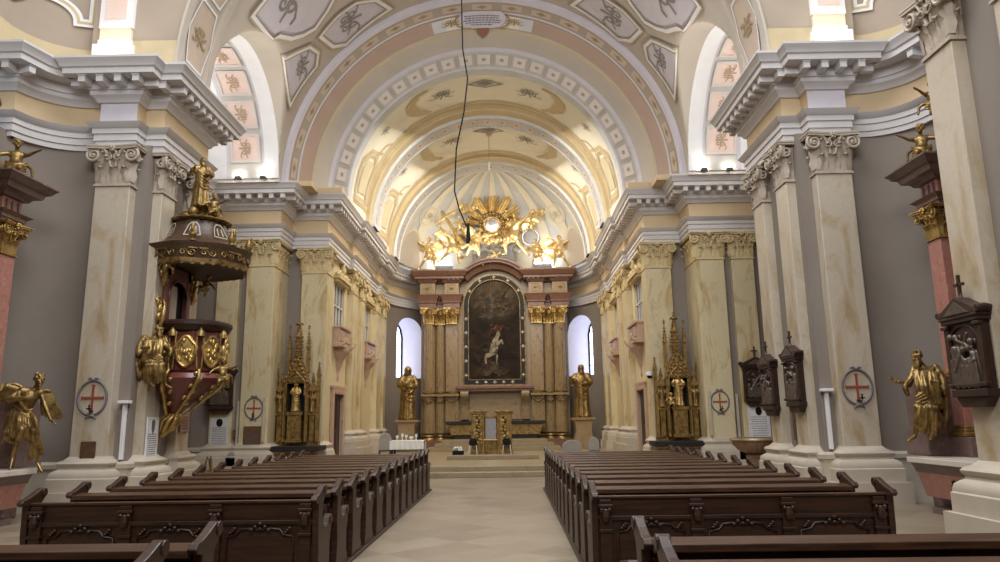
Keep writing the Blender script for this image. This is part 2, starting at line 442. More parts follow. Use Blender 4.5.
# floor, platform, steps
f = MB().box(-14,14,-8,42,-.2,0).build('floor', M['floor']); struct(f)
pl = MB()
pl.box(-5.6,5.6,21.9,22.35,0,.15); pl.box(-5.6,5.6,22.35,42,0,.30)
struct(pl.build('floor_sanctuary', M['steprock'], bevel=.012))
st = MB(); st.box(-1.5,1.72,25.9,28.7,.3,.45); struct(st.build('floor_predella', M['steprock'], bevel=.012))
st = MB()
for k in range(3): st.box(-3.0+.28*k, 3.0-.28*k, 33.2+.38*k, 37, .3+.16*k, .46+.16*k)
struct(st.build('floor_altar_steps', M['steprock'], bevel=.012))

# ---- walls (right half)
def ell(a, b, cy, t0, t1, n): return [(a*cos(radians(t0+(t1-t0)*i/n)), cy+b*sin(radians(t0+(t1-t0)*i/n))) for i in range(n+1)]
chapel = [(6.95,6.4),(6.95,9.9),(9.45,9.9),(9.45,13.7)]+arc(8.3,13.55,1.15,10,90,10)+[(6.95,14.7),(6.95,17.2),(9.2,17.2)]
bay = [(9.2,17.2),(9.2,22.8),(6.8,22.8),(6.8,24.05),(5.55,24.05)]
wprof = [(0,0),(0,7.6)]
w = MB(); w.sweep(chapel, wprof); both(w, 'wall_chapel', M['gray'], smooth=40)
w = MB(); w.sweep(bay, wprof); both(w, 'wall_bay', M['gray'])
w = MB()                                       # chancel side wall, with a doorway and two gallery windows cut through
ys = [24.05,25.7,27.2,30.75,32.4,34.5]
def pane(y0,y1,z0,z1): w.add([(5.55,y0,z0),(5.55,y1,z0),(5.55,y1,z1),(5.55,y0,z1)], [(0,1,2,3)])
pane(24.05,25.7,0,7.6); pane(25.7,27.2,2.65,4.4); pane(25.7,27.2,6.7,7.6); pane(27.2,30.75,0,7.6); pane(30.75,32.4,0,4.4); pane(30.75,32.4,6.7,7.6); pane(32.4,34.5,0,7.6)
for y0,y1,z0,z1 in ((25.7,27.2,.3,2.65),(25.7,27.2,4.4,6.7),(30.75,32.4,4.4,6.7)):
    w.add([(5.55,y0,z0),(5.95,y0,z0),(5.95,y0,z1),(5.55,y0,z1)],[(0,1,2,3)]); w.add([(5.55,y1,z0),(5.95,y1,z0),(5.95,y1,z1),(5.55,y1,z1)],[(3,2,1,0)])
    w.add([(5.55,y0,z1),(5.95,y0,z1),(5.95,y1,z1),(5.55,y1,z1)],[(0,1,2,3)]); w.add([(5.95,y0,z0),(5.95,y1,z0),(5.95,y1,z1),(5.95,y0,z1)],[(0,1,2,3)])
both(w, 'wall_chancel', M['beige'])
# apse wall with two arched window embrasures
AX, AY, ACY = 5.5, 5.1, 34.5
T0, T1 = 25.0, 45.5
def apt(t): return (AX*cos(radians(t)), ACY+AY*sin(radians(t)))
w = MB(); N = 60
ts = [90*i/45 for i in range(46)]; ts = sorted(set([t for t in ts if not (T0 < t < T1)]+[T0+(T1-T0)*i/16 for i in range(17)]))
def archz(t):
    q = (t-(T0+T1)/2)/((T1-T0)/2); return 6.1+.88*sqrt(max(0,1-q*q))
nx, ny = -.8*-1, .6                             # outward direction of the embrasure (right side)
ln = math.hypot(nx,ny); nx/=ln; ny/=ln; DEP = 1.35
for a, b in zip(ts[:-1], ts[1:]):
    pa, pb = apt(a), apt(b)
    def Q(za0,zb0,za1,zb1): w.add([(pa[0],pa[1],za0),(pb[0],pb[1],zb0),(pb[0],pb[1],zb1),(pa[0],pa[1],za1)],[(0,1,2,3)])
    if T0-1e-6 <= a and b <= T1+1e-6:
        Q(0,0,3.85,3.85); Q(archz(a),archz(b),7.6,7.6)
    else: Q(0,0,7.6,7.6)
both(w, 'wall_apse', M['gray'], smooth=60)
w = MB(); tt = [T0+(T1-T0)*i/16 for i in range(17)]
lo = [apt(T0)+(3.85,)]+[apt(t)+(archz(t),) for t in tt]+[apt(T1)+(3.85,)]
J1 = apt(T0); hi = [(J1[0]+(x-J1[0])*.88+nx*DEP, J1[1]+(y-J1[1])*.88+ny*DEP, z if z > 5 else z) for x,y,z in lo]; n = len(lo)
w.add(lo+hi, [(i,(i+1)%n,n+(i+1)%n,n+i) for i in range(n)])
both(w, 'wall_embrasure', M['reveal'], smooth=40)
def apse_window(sg):
    root = empty('window_%d' % (1 if sg > 0 else 2)); struct(root)
    g = MB(); P = [(sg*x,y,z) for x,y,z in hi]; c = P[:]
    g.add([(x-nx*sg*.02,y-ny*.02,z) for x,y,z in c], [tuple(range(n))]); g.build('pane', M['glass'], root)
    fr = MB(); fr.tube([(x-nx*sg*.05,y-ny*.05,z) for x,y,z in c+[c[0]]], .06, 6)
    a, b = Vector(P[0]), Vector(P[-1]); d = Vector((-nx*sg*.06,-ny*.06,0))
    for k in (1,2): fr.tube([a.lerp(b,k/3)+d, a.lerp(b,k/3)+d+Vector((0,0,3.0))], .025, 5)
    for k in (.6,1.2,1.8,2.4): fr.tube([a+d+Vector((0,0,k)), b+d+Vector((0,0,k))], .02, 5)
    fr.build('window_frame', M['black'], root)
apse_window(1); apse_window(-1)

# nave behind the camera, upper walls
w = MB(); w.sweep([(6.95,-8),(6.95,6.4)], [(0,0),(0,13)]); both(w, 'wall_nave', M['gray'])
struct(MB().box(-7,7,-8.2,-8,0,18).build('wall_rear', M['gray']))
up = chapel[1:chapel.index((6.95,14.7))]; up = [p for p in up if p != (6.95,9.9)]
w = MB(); w.sweep(up, [(-.1,ZH-.1),(-.1,9.9),(-.16,9.93),(-.16,16.5)], lambda i,j: 1 if j == 0 else 0)
both(w, 'wall_chapel_upper', [M['taupe2'],M['band']], smooth=40)
# bright pilaster strip above the pier, with its plinth block
w = MB(); w.box(7.42,8.28,14.42,14.9,ZH-.05,9.86); w.box(7.48,8.22,14.5,14.9,9.86,10.0); w.box(7.5,8.2,14.52,14.9,10.0,10.28,1); w.box(7.48,8.22,14.5,14.9,10.28,16.5); w.box(7.62,8.08,14.47,14.5,10.5,16,2)
both(w, 'trim_upper_strip', [M['white'],M['yellow'],M['pink']])
w = MB()
def upframe(u,v): return (7.0-.0*u+u, 14.72, v)
# stepped gold frame on the chapel's upper wall
fr = MB()
def Sch(u, z):      # u metres along the curved wall from x=8.3 outward
    R = 1.15+.13; a = PI/2-u/R
    return (8.3+R*cos(a), 13.55+R*sin(a), z) if u < R*PI/2 else (8.3+R, 13.55-(u-R*PI/2), z)
pts = [(.25,16),(.25,10.55),(.55,10.55)]+[(.55+.55*(1-cos(t)),10.55+.45*sin(t)) for t in [k*PI/16 for k in range(1,9)]]+[(1.6,11.0)]+[(2.1-.5*cos(t)+.0,11.0-.45*sin(t)) for t in [k*PI/16 for k in range(1,9)]]+[(2.4,10.55),(2.4,16)]
off = lambda e: (lambda u,z: tuple(a+b for a,b in zip(Sch(u,z),(-e*.6,-e*.6,0))))
ribbon(fr, off(.03), pts, .2, 0, sub=.2); ribbon(fr, off(.045), pts, .06, 1, sub=.2)
both(fr, 'trim_chapel_frame', [M['white'],M['goldpaint']])

# ---- skirting along the chapel walls
bp = [(.0,0),(.12,0),(.12,.8),(.15,.82),(.15,.9),(.08,.95),(0,.95)]
w = MB(); w.sweep([(6.95,6.4),(6.95,9.9),(9.45,9.9),(9.45,13.7)]+arc(8.3,13.55,1.15,10,90,10)+[(6.95,14.7),(6.95,17.2),(9.2,17.2),(9.2,22.8),(6.8,22.8)], bp)
both(w, 'baseboard', M['base'], smooth=40)

# ---- entablature
Ppath = [(9.9,13.78),(9.36,13.78)]+arc(8.27,13.6,1.1,12,90,10)+\
  [(7.97,14.7),(7.97,14.45),(7.17,14.45),(7.17,14.82),(6.75,14.82),(6.75,17.12),(9.15,17.12),(9.15,22.6),(6.62,22.6),(6.62,23.9),(5.4,23.9),
   (5.4,27.3),(5.26,27.3),(5.26,30.4),(5.4,30.4),(5.4,33.0),(5.26,33.0),(5.26,34.4)]+[(5.4*cos(radians(t)), 34.5+5.0*sin(radians(t))) for t in list(range(4,89,4))+[90]]
arch = [(-.3,7.48),(.03,7.48),(.03,7.6),(.06,7.6),(.06,7.75),(.09,7.75),(.09,7.86),(.13,7.88),(.2,7.98),(0,7.98)]
fri = [(0,7.98),(0,8.47)]
cor = [(0,8.47),(.05,8.47),(.09,8.55),(.17,8.6),(.17,8.69),(.21,8.70),(.21,8.9),(.56,8.9),(.56,9.02),(.6,9.04),(.63,9.12),(.69,9.19),(.69,9.24),(-.5,9.24)]
ress = Ppath.index((7.97,14.45))
w = MB(); w.sweep(Ppath, arch, 0); w.sweep(Ppath, fri, lambda i,j: 2 if i == ress else 1); w.sweep(Ppath, cor, 0)
def modillions(mb, path, sp=.34):
    offs = miter(path)
    for i in range(len(path)-1):
        (x0,y0),(x1,y1) = path[i], path[i+1]
        e0 = (x0+offs[i][0]*.36, y0+offs[i][1]*.36); e1 = (x1+offs[i+1][0]*.36, y1+offs[i+1][1]*.36)
        L = math.hypot(e1[0]-e0[0], e1[1]-e0[1]); dx, dy = x1-x0, y1-y0
        if (e1[0]-e0[0])*dx+(e1[1]-e0[1])*dy <= 0 or L < .2: continue
        n = max(1, round(L/sp)); a = math.atan2(dy,dx)
        for k in range(n):
            t = (k+.5)/n
            mb.cbox((e0[0]+(e1[0]-e0[0])*t, e0[1]+(e1[1]-e0[1])*t, 8.81), (.14,.3,.14), 0, (0,0,a))
            mb.cbox((e0[0]+(e1[0]-e0[0])*t, e0[1]+(e1[1]-e0[1])*t, 8.885), (.17,.33,.03), 0, (0,0,a))
i0 = Ppath.index((5.4,34.5+0)) if (5.4,34.5) in Ppath else len(Ppath)-23
modillions(w, Ppath[:Ppath.index((5.26,34.4))+1])
# the curved apse stretch gets evenly spaced brackets
tt = [t for t in range(2,89,4)]
for t in tt:
    x, y = 5.4*cos(radians(t)), 34.5+5.0*sin(radians(t)); a = math.atan2(5.0*cos(radians(t)), -5.4*sin(radians(t)))
    x -= .36*cos(radians(t)); y -= .36*sin(radians(t))
    w.cbox((x,y,8.81),(.2,.32,.16),0,(0,0,a)); 
both(w, 'cornice', [M['ent'],M['ochre'],M['lav']], smooth=35)

# ---- pilasters with composite capitals
def leaf(mb, x, y, z, w, h, ang, out=.14, mat=0):
    """acanthus leaf standing at (x,y,z), bending outward (-y before rotation by ang)"""
    prof = [(0,0,.8),(.01,.25,1),(.015,.5,1.0),(.04,.72,.92),(.09,.92,.7),(.14,1.0,.42),(.16,.93,.12)]
    v = []; ca, sa = cos(ang), sin(ang)
    for k,(o,t,ww) in enumerate(prof):
        lob = 1+.16*(1 if k % 2 else -1)
        for q in (-1,-.55,0,.55,1):
            lx = q*w/2*ww*lob; ly = -(o/.16*out) + abs(q)*.03 - (.012 if q == 0 else 0); lz = t*h - abs(q)*.015
            v.append((x+lx*ca-ly*sa, y+lx*sa+ly*ca, z+lz))
    f = [(i*5+j,i*5+j+1,(i+1)*5+j+1,(i+1)*5+j) for i in range(len(prof)-1) for j in range(4)]
    mb.add(v, f, mat)
def capital_mb(w, d, h, dado=True):
    """local: x along the face, face at y=-d, wall at y=0, z from the astragal up"""
    m = MB(); hw = w/2; s = h/.88
    m.box(-hw-.03,hw+.03,-d-.03,0,0,.035*s); m.box(-hw-.015,hw+.015,-d-.015,0,.035*s,.06*s)
    # bell, flaring out towards the top
    lv = [(.06,0),(.45,.0),(.62,.025),(.76,.07)]
    for (z0,o0),(z1,o1) in zip(lv[:-1],lv[1:]):
        v = [(-hw-o0,0,z0*s),(-hw-o0,-d-o0,z0*s),(hw+o0,-d-o0,z0*s),(hw+o0,0,z0*s),(-hw-o1,0,z1*s),(-hw-o1,-d-o1,z1*s),(hw+o1,-d-o1,z1*s),(hw+o1,0,z1*s)]
        m.add(v, [(0,1,5,4),(1,2,6,5),(2,3,7,6)])
    n1 = 3; lw = w/n1
    for k in range(n1): leaf(m, -hw+lw*(k+.5), -d-.005, .06*s, lw*.98, .36*s, 0, .13)
    for k in range(n1+1): leaf(m, -hw+lw*k, -d-.0, .1*s, lw*.9, .56*s, 0 if 0<k<n1 else (-.6 if k==0 else .6), .17)
    for sg in (-1,1):
        ns = max(1, round(min(d,1.2)/lw))
        for k in range(ns):
            y = -(k+.5)*d/ns
            leaf(m, sg*hw, y, .06*s, min(d/ns,lw)*.95, .36*s, sg*PI/2, .12); leaf(m, sg*hw, y-.5*d/ns*0, .1*s, min(d/ns,lw)*.8, .56*s, sg*PI/2, .16)
        # corner volutes: spirals on the front face and a cheek on the side
        c = (sg*(hw+.03), .66*s)
        sp = spiral(c, .16*s, 1.9, PI/2 if sg > 0 else PI/2, 30, .12, -sg)
        m.tube([(x,-d-.10-.03*(i/30),z) for i,(x,z) in enumerate(sp)], [.034*s-.018*s*i/30 for i in range(31)], 6)
        m.tube([(sg*.05,-d-.05,.42*s),(sg*.09,-d-.07,.62*s),(sg*.2*w/.75,-d-.09,.80*s),(c[0],-d-.10,.66*s+.16*s)], .03*s, 6)
        m.ball((c[0],-d-.115,c[1]), .04*s, 8)
        m.cbox((c[0],-d-.05,c[1]), (.2*s,.1,.24*s))
        sp = spiral((sg*.1*w/.75,.62*s), .085*s, 1.4, PI/2, 18, .2, sg)
        m.tube([(x,-d-.09,z) for x,z in sp], [.02*s]*19, 5)
        if d > .12:
            sp = spiral((-d+.02,.66*s), .14*s, 1.7, PI/2, 22, .15, 1)
            m.tube([(sg*(hw+.1),y,z) for y,z in sp], [.028*s]*23, 5)
    # egg-and-dart echinus
    ne = max(5,int(w/.09))
    for k in range(ne): m.ball((-hw+w*(k+.5)/ne,-d-.075,.74*s), (.034,.03,.04), 8)
    # abacus with concave face and a rosette
    z0, z1 = .8*s, .88*s
    prof = [(-hw-.16,-d-.17),(-hw*.6,-d-.12),(0,-d-.10),(hw*.6,-d-.12),(hw+.16,-d-.17),(hw+.16,0),(-hw-.16,0)]
    m.prism(prof,'z',z0,z0+.045*s); m.prism([(x*1.03,y*1.03 if y<0 else 0) for x,y in prof],'z',z0+.045*s,z1)
    for k in range(6):
        a = k*PI/3; m.ball((.045*cos(a),-d-.15,.8*s+.045*sin(a)), (.034,.03,.034), 8)
    m.ball((0,-d-.18,.8*s), .026, 8)
    return m
def base_mb(w, d):
    m = MB(); hw = w/2
    prof = [(.34,0),(.34,.40),(.26,.40),(.26,.64),(.24,.66),(.24,.70),(.22,.76),(.17,.80),(.13,.82),(.12,.86),(.15,.89),(.16,.93),(.13,.97),(.06,1.0),(.02,1.04),(0,1.06)]
    path = [(hw,0),(hw,-d),(-hw,-d),(-hw,0)]   # travel so that 'left' faces outwards
    path = list(reversed(path)); path = [(hw,.0),(hw,-d),(-hw,-d),(-hw,0)]
    m.sweep([(x,y) for x,y in path][::-1], [(-o,z) for o,z in prof]); return m
_pc = {}
def pilaster(x, y, rz, w, d, warm=False, z0=0, zb=1.0, zk=6.6, label=None, base=True):
    root = empty('pilaster', (x,y,z0), rz); struct(root)
    mm, cc = (M['marbw'], M['capw']) if warm else (M['marb'], M['cap'])
    key = (round(w,3),round(d,3),warm,z0,base)
    if key in _pc:
        for o in _pc[key]:
            c = o.copy(); COL.objects.link(c); c.parent = root
        return root
    s = MB(); s.box(-w/2,w/2,-d,.05,1.0-z0,zk-z0)
    if not base: s.box(-w/2,w/2,-d,.05,0,1.0-z0)
    a = s.build('shaft', mm, root, bevel=.012)
    c = capital_mb(w, d, .88).build('capital', cc, root, smooth=50); c.location = (0,0,zk-z0)
    L = [a, c]
    if base: b = base_mb(w,d).build('base', M['base'], root, smooth=35); L.append(b)
    _pc[key] = L; return root
for sg in (1,-1):
    R = -sg*PI/2
    pilaster(sg*7.565,14.7,0,.74,.25)
    pilaster(sg*6.95,15.27,R,.62,.2); pilaster(sg*6.95,16.74,R,.64,.2)
    pilaster(sg*6.95,9.34 if sg > 0 else 8.75,R,.62,.2); pilaster(sg*6.95,7.85 if sg > 0 else 7.2,R,.62,.2)
    pilaster(sg*7.19,24.05,0,.88,1.45,True)
    pilaster(sg*8.22,22.8,0,.70,.2,True)
    pilaster(sg*5.79,24.6,0,.86,.75,True)
    for y, ww in ((28.2,.9),(29.75,.7),(33.45,.9)): pilaster(sg*5.55,y,R,ww,.25,True,.3)
    pilaster(sg*5.5,34.8,R,.6,.25,True,.3)

# ================================================================== VAULTS
ZV = 9.25
def ring_sweep(prof, n=64, t0=0, t1=PI, zc=ZV):
    m = MB(); p = len(prof); v = []
    for i in range(n+1):
        t = t0+(t1-t0)*i/n
        v += [(r*cos(t), y, zc+r*sin(t)) for r,y in prof]
    m.add(v, [(i*p+j,i*p+j+1,(i+1)*p+j+1,(i+1)*p+j) for i in range(n) for j in range(p-1)], [j for i in range(n) for j in range(p-1)])
    return m
def cyl(r, zc=ZV): return lambda s, y: (r*sin(s/r), y, zc+r*cos(s/r))

# near transverse arch over the piers: front spandrel wall, soffit with diamond coffers
RA = 6.5
w = MB(); n = 48
for i in range(n):
    a, b = PI*i/n, PI*(i+1)/n
    w.add([(RA*cos(a),14.6,9.3+RA*sin(a)),(RA*cos(b),14.6,9.3+RA*sin(b)),(RA*cos(b),14.6,17),(RA*cos(a),14.6,17)],[(0,1,2,3)])
for sg in (-1,1): w.add([(sg*RA,14.6,ZH),(sg*8.4,14.6,ZH),(sg*8.4,14.6,17),(sg*RA,14.6,17)],[(0,1,2,3)]); w.add([(sg*RA,14.57,ZH),(sg*7.5,14.57,ZH),(sg*7.5,14.57,10.0),(sg*RA,14.57,10.0)],[(0,1,2,3)],1)
struct(w.build('wall_crossing_spandrel', [M['taupe2'],M['band']]))
so = ring_sweep([(RA+.02,14.55),(RA-.04,14.55),(RA-.04,14.8),(RA+.03,14.82),(RA+.03,16.03),(RA-.04,16.05),(RA-.04,16.3),(RA+.5,16.3)], 64, 0, PI, 9.3)
so.m = [{0:1,1:1,2:1,3:1,5:1}.get(k,0) for k in so.m]
S = cyl(RA+.015, 9.3); S2 = cyl(RA-.005, 9.3)
for sg in (-1,1):
    for k in range(6):
        s0 = sg*(8.95-k*1.75); hh = .78
        dia = [(s0-sg*hh,15.05),(s0-sg*hh,15.8),(s0+sg*.0,16.0),(s0+sg*hh,15.8),(s0+sg*hh,15.05),(s0,14.88)]
        fill(so, S, dia, 3, 3); ribbon(so, S2, dia, .05, 2, True, .3)
        motif(so, S2, s0, 15.43, .42, 4, .16, k, PI/2)
struct(so.build('ceiling_near_arch', [M['taupe2'],M['taupe'],M['white'],M['archp'],M['scrollb']], smooth=40))

# nave ceiling behind
w = MB(); w.box(-10.5,10.5,-8,14.6,16.9,17.0); struct(w.build('ceiling_nave', M['taupe2']))

# bay vault: barrel with a lunette pressed in on either side
LYC, LA, LH = 18.95, 2.85, 2.95
def lunz(y, ax):
    q = (y-LYC)/LA
    return 9.3+LH*sqrt(1-q*q)+.1*(6.5-ax) if abs(q) < 1 else 0
def S_bay(s, y, e=0):
    x = RA*sin(s/RA); z = 9.3+RA*cos(s/RA)
    z = max(z, lunz(y, abs(x))); r = RA-e
    return (r*sin(s/RA), y, 9.3+(z-9.3)*(r/RA))
w = MB(); smax = RA*PI/2
ys = [16.25+(22.12-16.25)*j/56 for j in range(57)]
ss = [-smax+2*smax*i/120 for i in range(121)]
w.grid(lambda a,b: S_bay(-smax+2*smax*a, 16.25+(22.12-16.25)*b), 120, 56)
V = w
def pan(pts, seed, ms, rot, mot):
    for sg in (1,-1):
        q = [(-sg*a,b) for a,b in pts]
        fill(V, lambda s,y: S_bay(s,y,.02), q, 1, 4)
        ribbon(V, lambda s,y: S_bay(s,y,.045), q, .24, 5, True, .2); ribbon(V, lambda s,y: S_bay(s,y,.055), q, .13, 2, True, .2); ribbon(V, lambda s,y: S_bay(s,y,.06), [(sum(a for a,b in q)/len(q)+(a-sum(a for a,b in q)/len(q))*1.07, sum(b for a,b in q)/len(q)+(b-sum(b for a,b in q)/len(q))*1.07) for a,b in q], .035, 3, True, .2)
        c0 = sum(a for a,b in q)/len(q); c1 = sum(b for a,b in q)/len(q)
        motif(V, lambda s,y: S_bay(s,y,.035), c0+mot[0]*sg, c1+mot[1], ms, 4, .12, seed, rot*sg)
pan([(-7.25,19.55),(-6.18,20.44),(-6.02,21.05),(-6.32,21.51),(-7.95,21.3)], 1, .62, 1.0, (0,0))
pan([(-5.72,20.5),(-5.47,21.47),(-5.02,21.93),(-3.13,21.65),(-3.5,20.85),(-4.15,20.4),(-4.9,20.35)], 2, .8, 1.4, (0,0))
pan([(-7.3,17.1),(-7.2,18.6),(-6.9,18.75),(-6.6,19.35),(-6.2,19.75),(-5.74,20.0),(-5.12,19.79),(-4.6,19.4),(-4.3,18.7),(-4.2,17.8),(-4.5,16.9),(-5.2,16.45),(-6.2,16.4),(-6.7,17.2)], 3, 1.1, .6, (.1,-.2))
pan([(-1.9,20.6),(-1.9,21.5),(1.9,21.5),(1.9,20.6)], 4, .6, 0, (0,0))
pan([(-2.8,17.1),(-3.1,18.4),(-2.2,19.8),(0,20.2),(2.2,19.8),(3.1,18.4),(2.8,17.1)], 5, 1.2, 0, (0,0))
struct(V.build('ceiling_bay_vault', [M['taupe'],M['lav'],M['white'],M['goldpaint'],M['scroll'],M['taupe2']], smooth=50))

# lunette barrels over the side recesses: white reveal, coffered band, end wall with window light
for sg in (1,-1):
    w = MB(); nn = 40
    def L(t, x): return (sg*x, LYC+LA*cos(t), 9.3+LH*sin(t)+.0)
    bands = [(6.495,6.95,0),(6.95,7.02,1),(7.02,8.05,2),(8.05,8.15,1),(8.15,9.2,0)]
    for x0,x1,mt in bands:
        w.add([L(PI*i/nn,x) for i in range(nn+1) for x in (x0,x1)], [(2*i,2*i+2,2*i+3,2*i+1) for i in range(nn)], mt)
    # raised frames and pink coffers
    Ls = lambda e: (lambda u, x: (sg*x, LYC+(LA-e)*cos(u/2.7), 9.3+(LH-e)*sin(u/2.7)))
    for k in range(8):
        u0 = .5+k*.99; q = [(u0,7.1),(u0+.76,7.1),(u0+.76,7.98),(u0,7.98)]
        fill(w, Ls(.02), q, 3, 2, .2); ribbon(w, Ls(.04), q, .07, 4, True, .2)
        motif(w, Ls(.035), u0+.38, 7.54, .36, 5, .13, k, 0)
    # jamb block, impost and outer end wall
    w.box(*sorted((sg*6.5,sg*9.2)), 21.85, 22.15, ZH-.05, 9.34, 4)
    w.add([(sg*9.2,16.1,ZH),(sg*9.2,22.2,ZH),(sg*9.2,22.2,13),(sg*9.2,16.1,13)],[(0,1,2,3)], 0)
    struct(w.build('ceiling_lunette_%s' % ('right' if sg > 0 else 'left'), [M['white'],M['lav'],M['arch'],M['pink'],M['coffer'],M['scrollp']], smooth=40))

# chancel arch
prof = [(6.62,22.08),(6.36,22.08),(6.3,22.2),(6.12,22.5),(6.08,22.52),(6.08,22.62),(5.78,22.97),(5.74,22.99),(5.69,23.05),(5.5,23.28),(5.36,23.52),(5.28,23.56),(5.25,23.6),(4.8,23.9),(4.75,23.92),(4.75,24.4)]
ca = ring_sweep(prof, 80)
mats = {0:5,1:5,2:0,3:5,4:2,5:3,6:2,7:4,8:2,9:2,10:5,11:5,12:13,13:5,14:1}
ca.m = [mats.get(k,1) for k in ca.m]
def S_cone(r0,y0,r1,y1,rm,e=.012):
    def S(s, t):
        a = s/rm; r = r0+(r1-r0)*t-e*.8; y = y0+(y1-y0)*t-e
        return (r*sin(a), y, ZV+r*cos(a))
    return S
S = S_cone(6.3,22.2,6.12,22.5,6.2)
for k in range(-9,10):
    s0 = k*1.02
    if abs(s0) > 9.4: continue
    fill(ca, S, [(s0-.34,.2),(s0+.34,.2),(s0+.34,.8),(s0-.34,.8)], 10, 1, .2)
    S3 = S_cone(6.3,22.2,6.12,22.5,6.2,.02)
    fill(ca, S3, [(s0-.2,.5),(s0-.07,.4),(s0,.3),(s0+.07,.4),(s0+.2,.5),(s0+.07,.6),(s0,.7),(s0-.07,.6)], 7, 1, .5)
S = S_cone(5.25,23.6,4.8,23.9,5.0); S3 = S_cone(5.25,23.6,4.8,23.9,5.0,.02)
for k in range(-12,13):
    s0 = k*.64
    if abs(s0) > 7.8: continue
    q = [(s0-.23,.18),(s0+.23,.18),(s0+.23,.82),(s0-.23,.82)]
    fill(ca, S, q, 11, 1, .5); ribbon(ca, S3, [(a, b) for a,b in q], .02, 12, True, 5)
    fill(ca, S3, [(s0-.08,.5),(s0-.05,.42),(s0+.05,.42),(s0+.08,.5),(s0+.05,.6),(s0-.05,.6)], 8, 1, .5)
    ribbon(ca, S, [(s0+.29,.1),(s0+.29,.95)], .012, 9, sub=9); ribbon(ca, S, [(s0+.35,.1),(s0+.35,.95)], .012, 9, sub=9)
# separators of the pinkish recess and its cartouche field
S = S_cone(6.08,22.62,5.8,22.95,5.95,.012)
for sg in (-1,1): fill(ca, S, [(sg*1.25,.02),(sg*1.75,.02),(sg*1.75,.98),(sg*1.25,.98)], 1, 1, .3)
fill(ca, S, [(-1.3,.02),(1.3,.02),(1.3,.98),(-1.3,.98)], 6, 1, .2)
struct(ca.build('ceiling_chancel_arch', [M['taupe2'],M['bluegray'],M['taupe'],M['pinkbrown'],M['goldpaint'],M['lav'],M['cream'],M['scrollb'],M['pinkbrown'],M['scroll'],M['archp'],M['coffer'],M['goldpaint'],M['arch']], smooth=35))
# pedestal blocks where the arch rises from the cornice
w = MB()
w.box(4.8,5.6,23.2,24.3,ZH-.02,9.42); w.box(5.6,6.5,22.4,24,ZH-.02,9.4)
both(w, 'trim_arch_foot', M['ochre'])
# painted cartouche with inscription at the crown
t = thing('inscription_cartouche', 'painted gray inscription tablet with scrolled border at the crown of the chancel arch', 'cartouche')
S0 = S_cone(6.1,22.5,5.78,22.9,5.95,.03); S1 = S_cone(6.1,22.5,5.78,22.9,5.95,.045)
w = MB(); fill(w, S0, [(-.78,.15),(-.62,-.1),(.62,-.1),(.78,.15),(.82,.5),(.64,.88),(.38,1.05),(-.38,1.05),(-.64,.88),(-.82,.5)], 0, 2, .2); w.build('tablet', M['lav'], t)
w = MB()
for k,(a,b) in enumerate(((-.62,.6),(-.6,.57),(-.66,.64),(-.58,.6),(-.4,.36))):
    x = a; rd = random.Random(k)
    while x < b:
        L = rd.uniform(.05,.13); ribbon(w, S1, [(x,.2+.15*k),(min(b,x+L),.2+.15*k)], .055, 0, sub=9); x += L+.03
w.build('lettering', M['ink'], t)
for sg in (-1,1):
    w = MB(); motif(w, S1, sg*1.1, .5, .42, 0, .13, 1, 0)
    ribbon(w, S1, [(sg*.8,.0),(sg*.95,.4),(sg*.86,.8),(sg*.6,1.05)], .07, 0, sub=.1)
    w.build('scroll_border', M['scrollb'], t)
w = MB(); S2c = S_cone(5.8,22.9,5.4,23.45,5.6,.05)
fill(w, S2c, [(-.22,.05),(.22,.05),(.2,.3),(0,.62),(-.2,.3)], 0, 1, .3); w.build('pendant_shield', M['terra'], t)

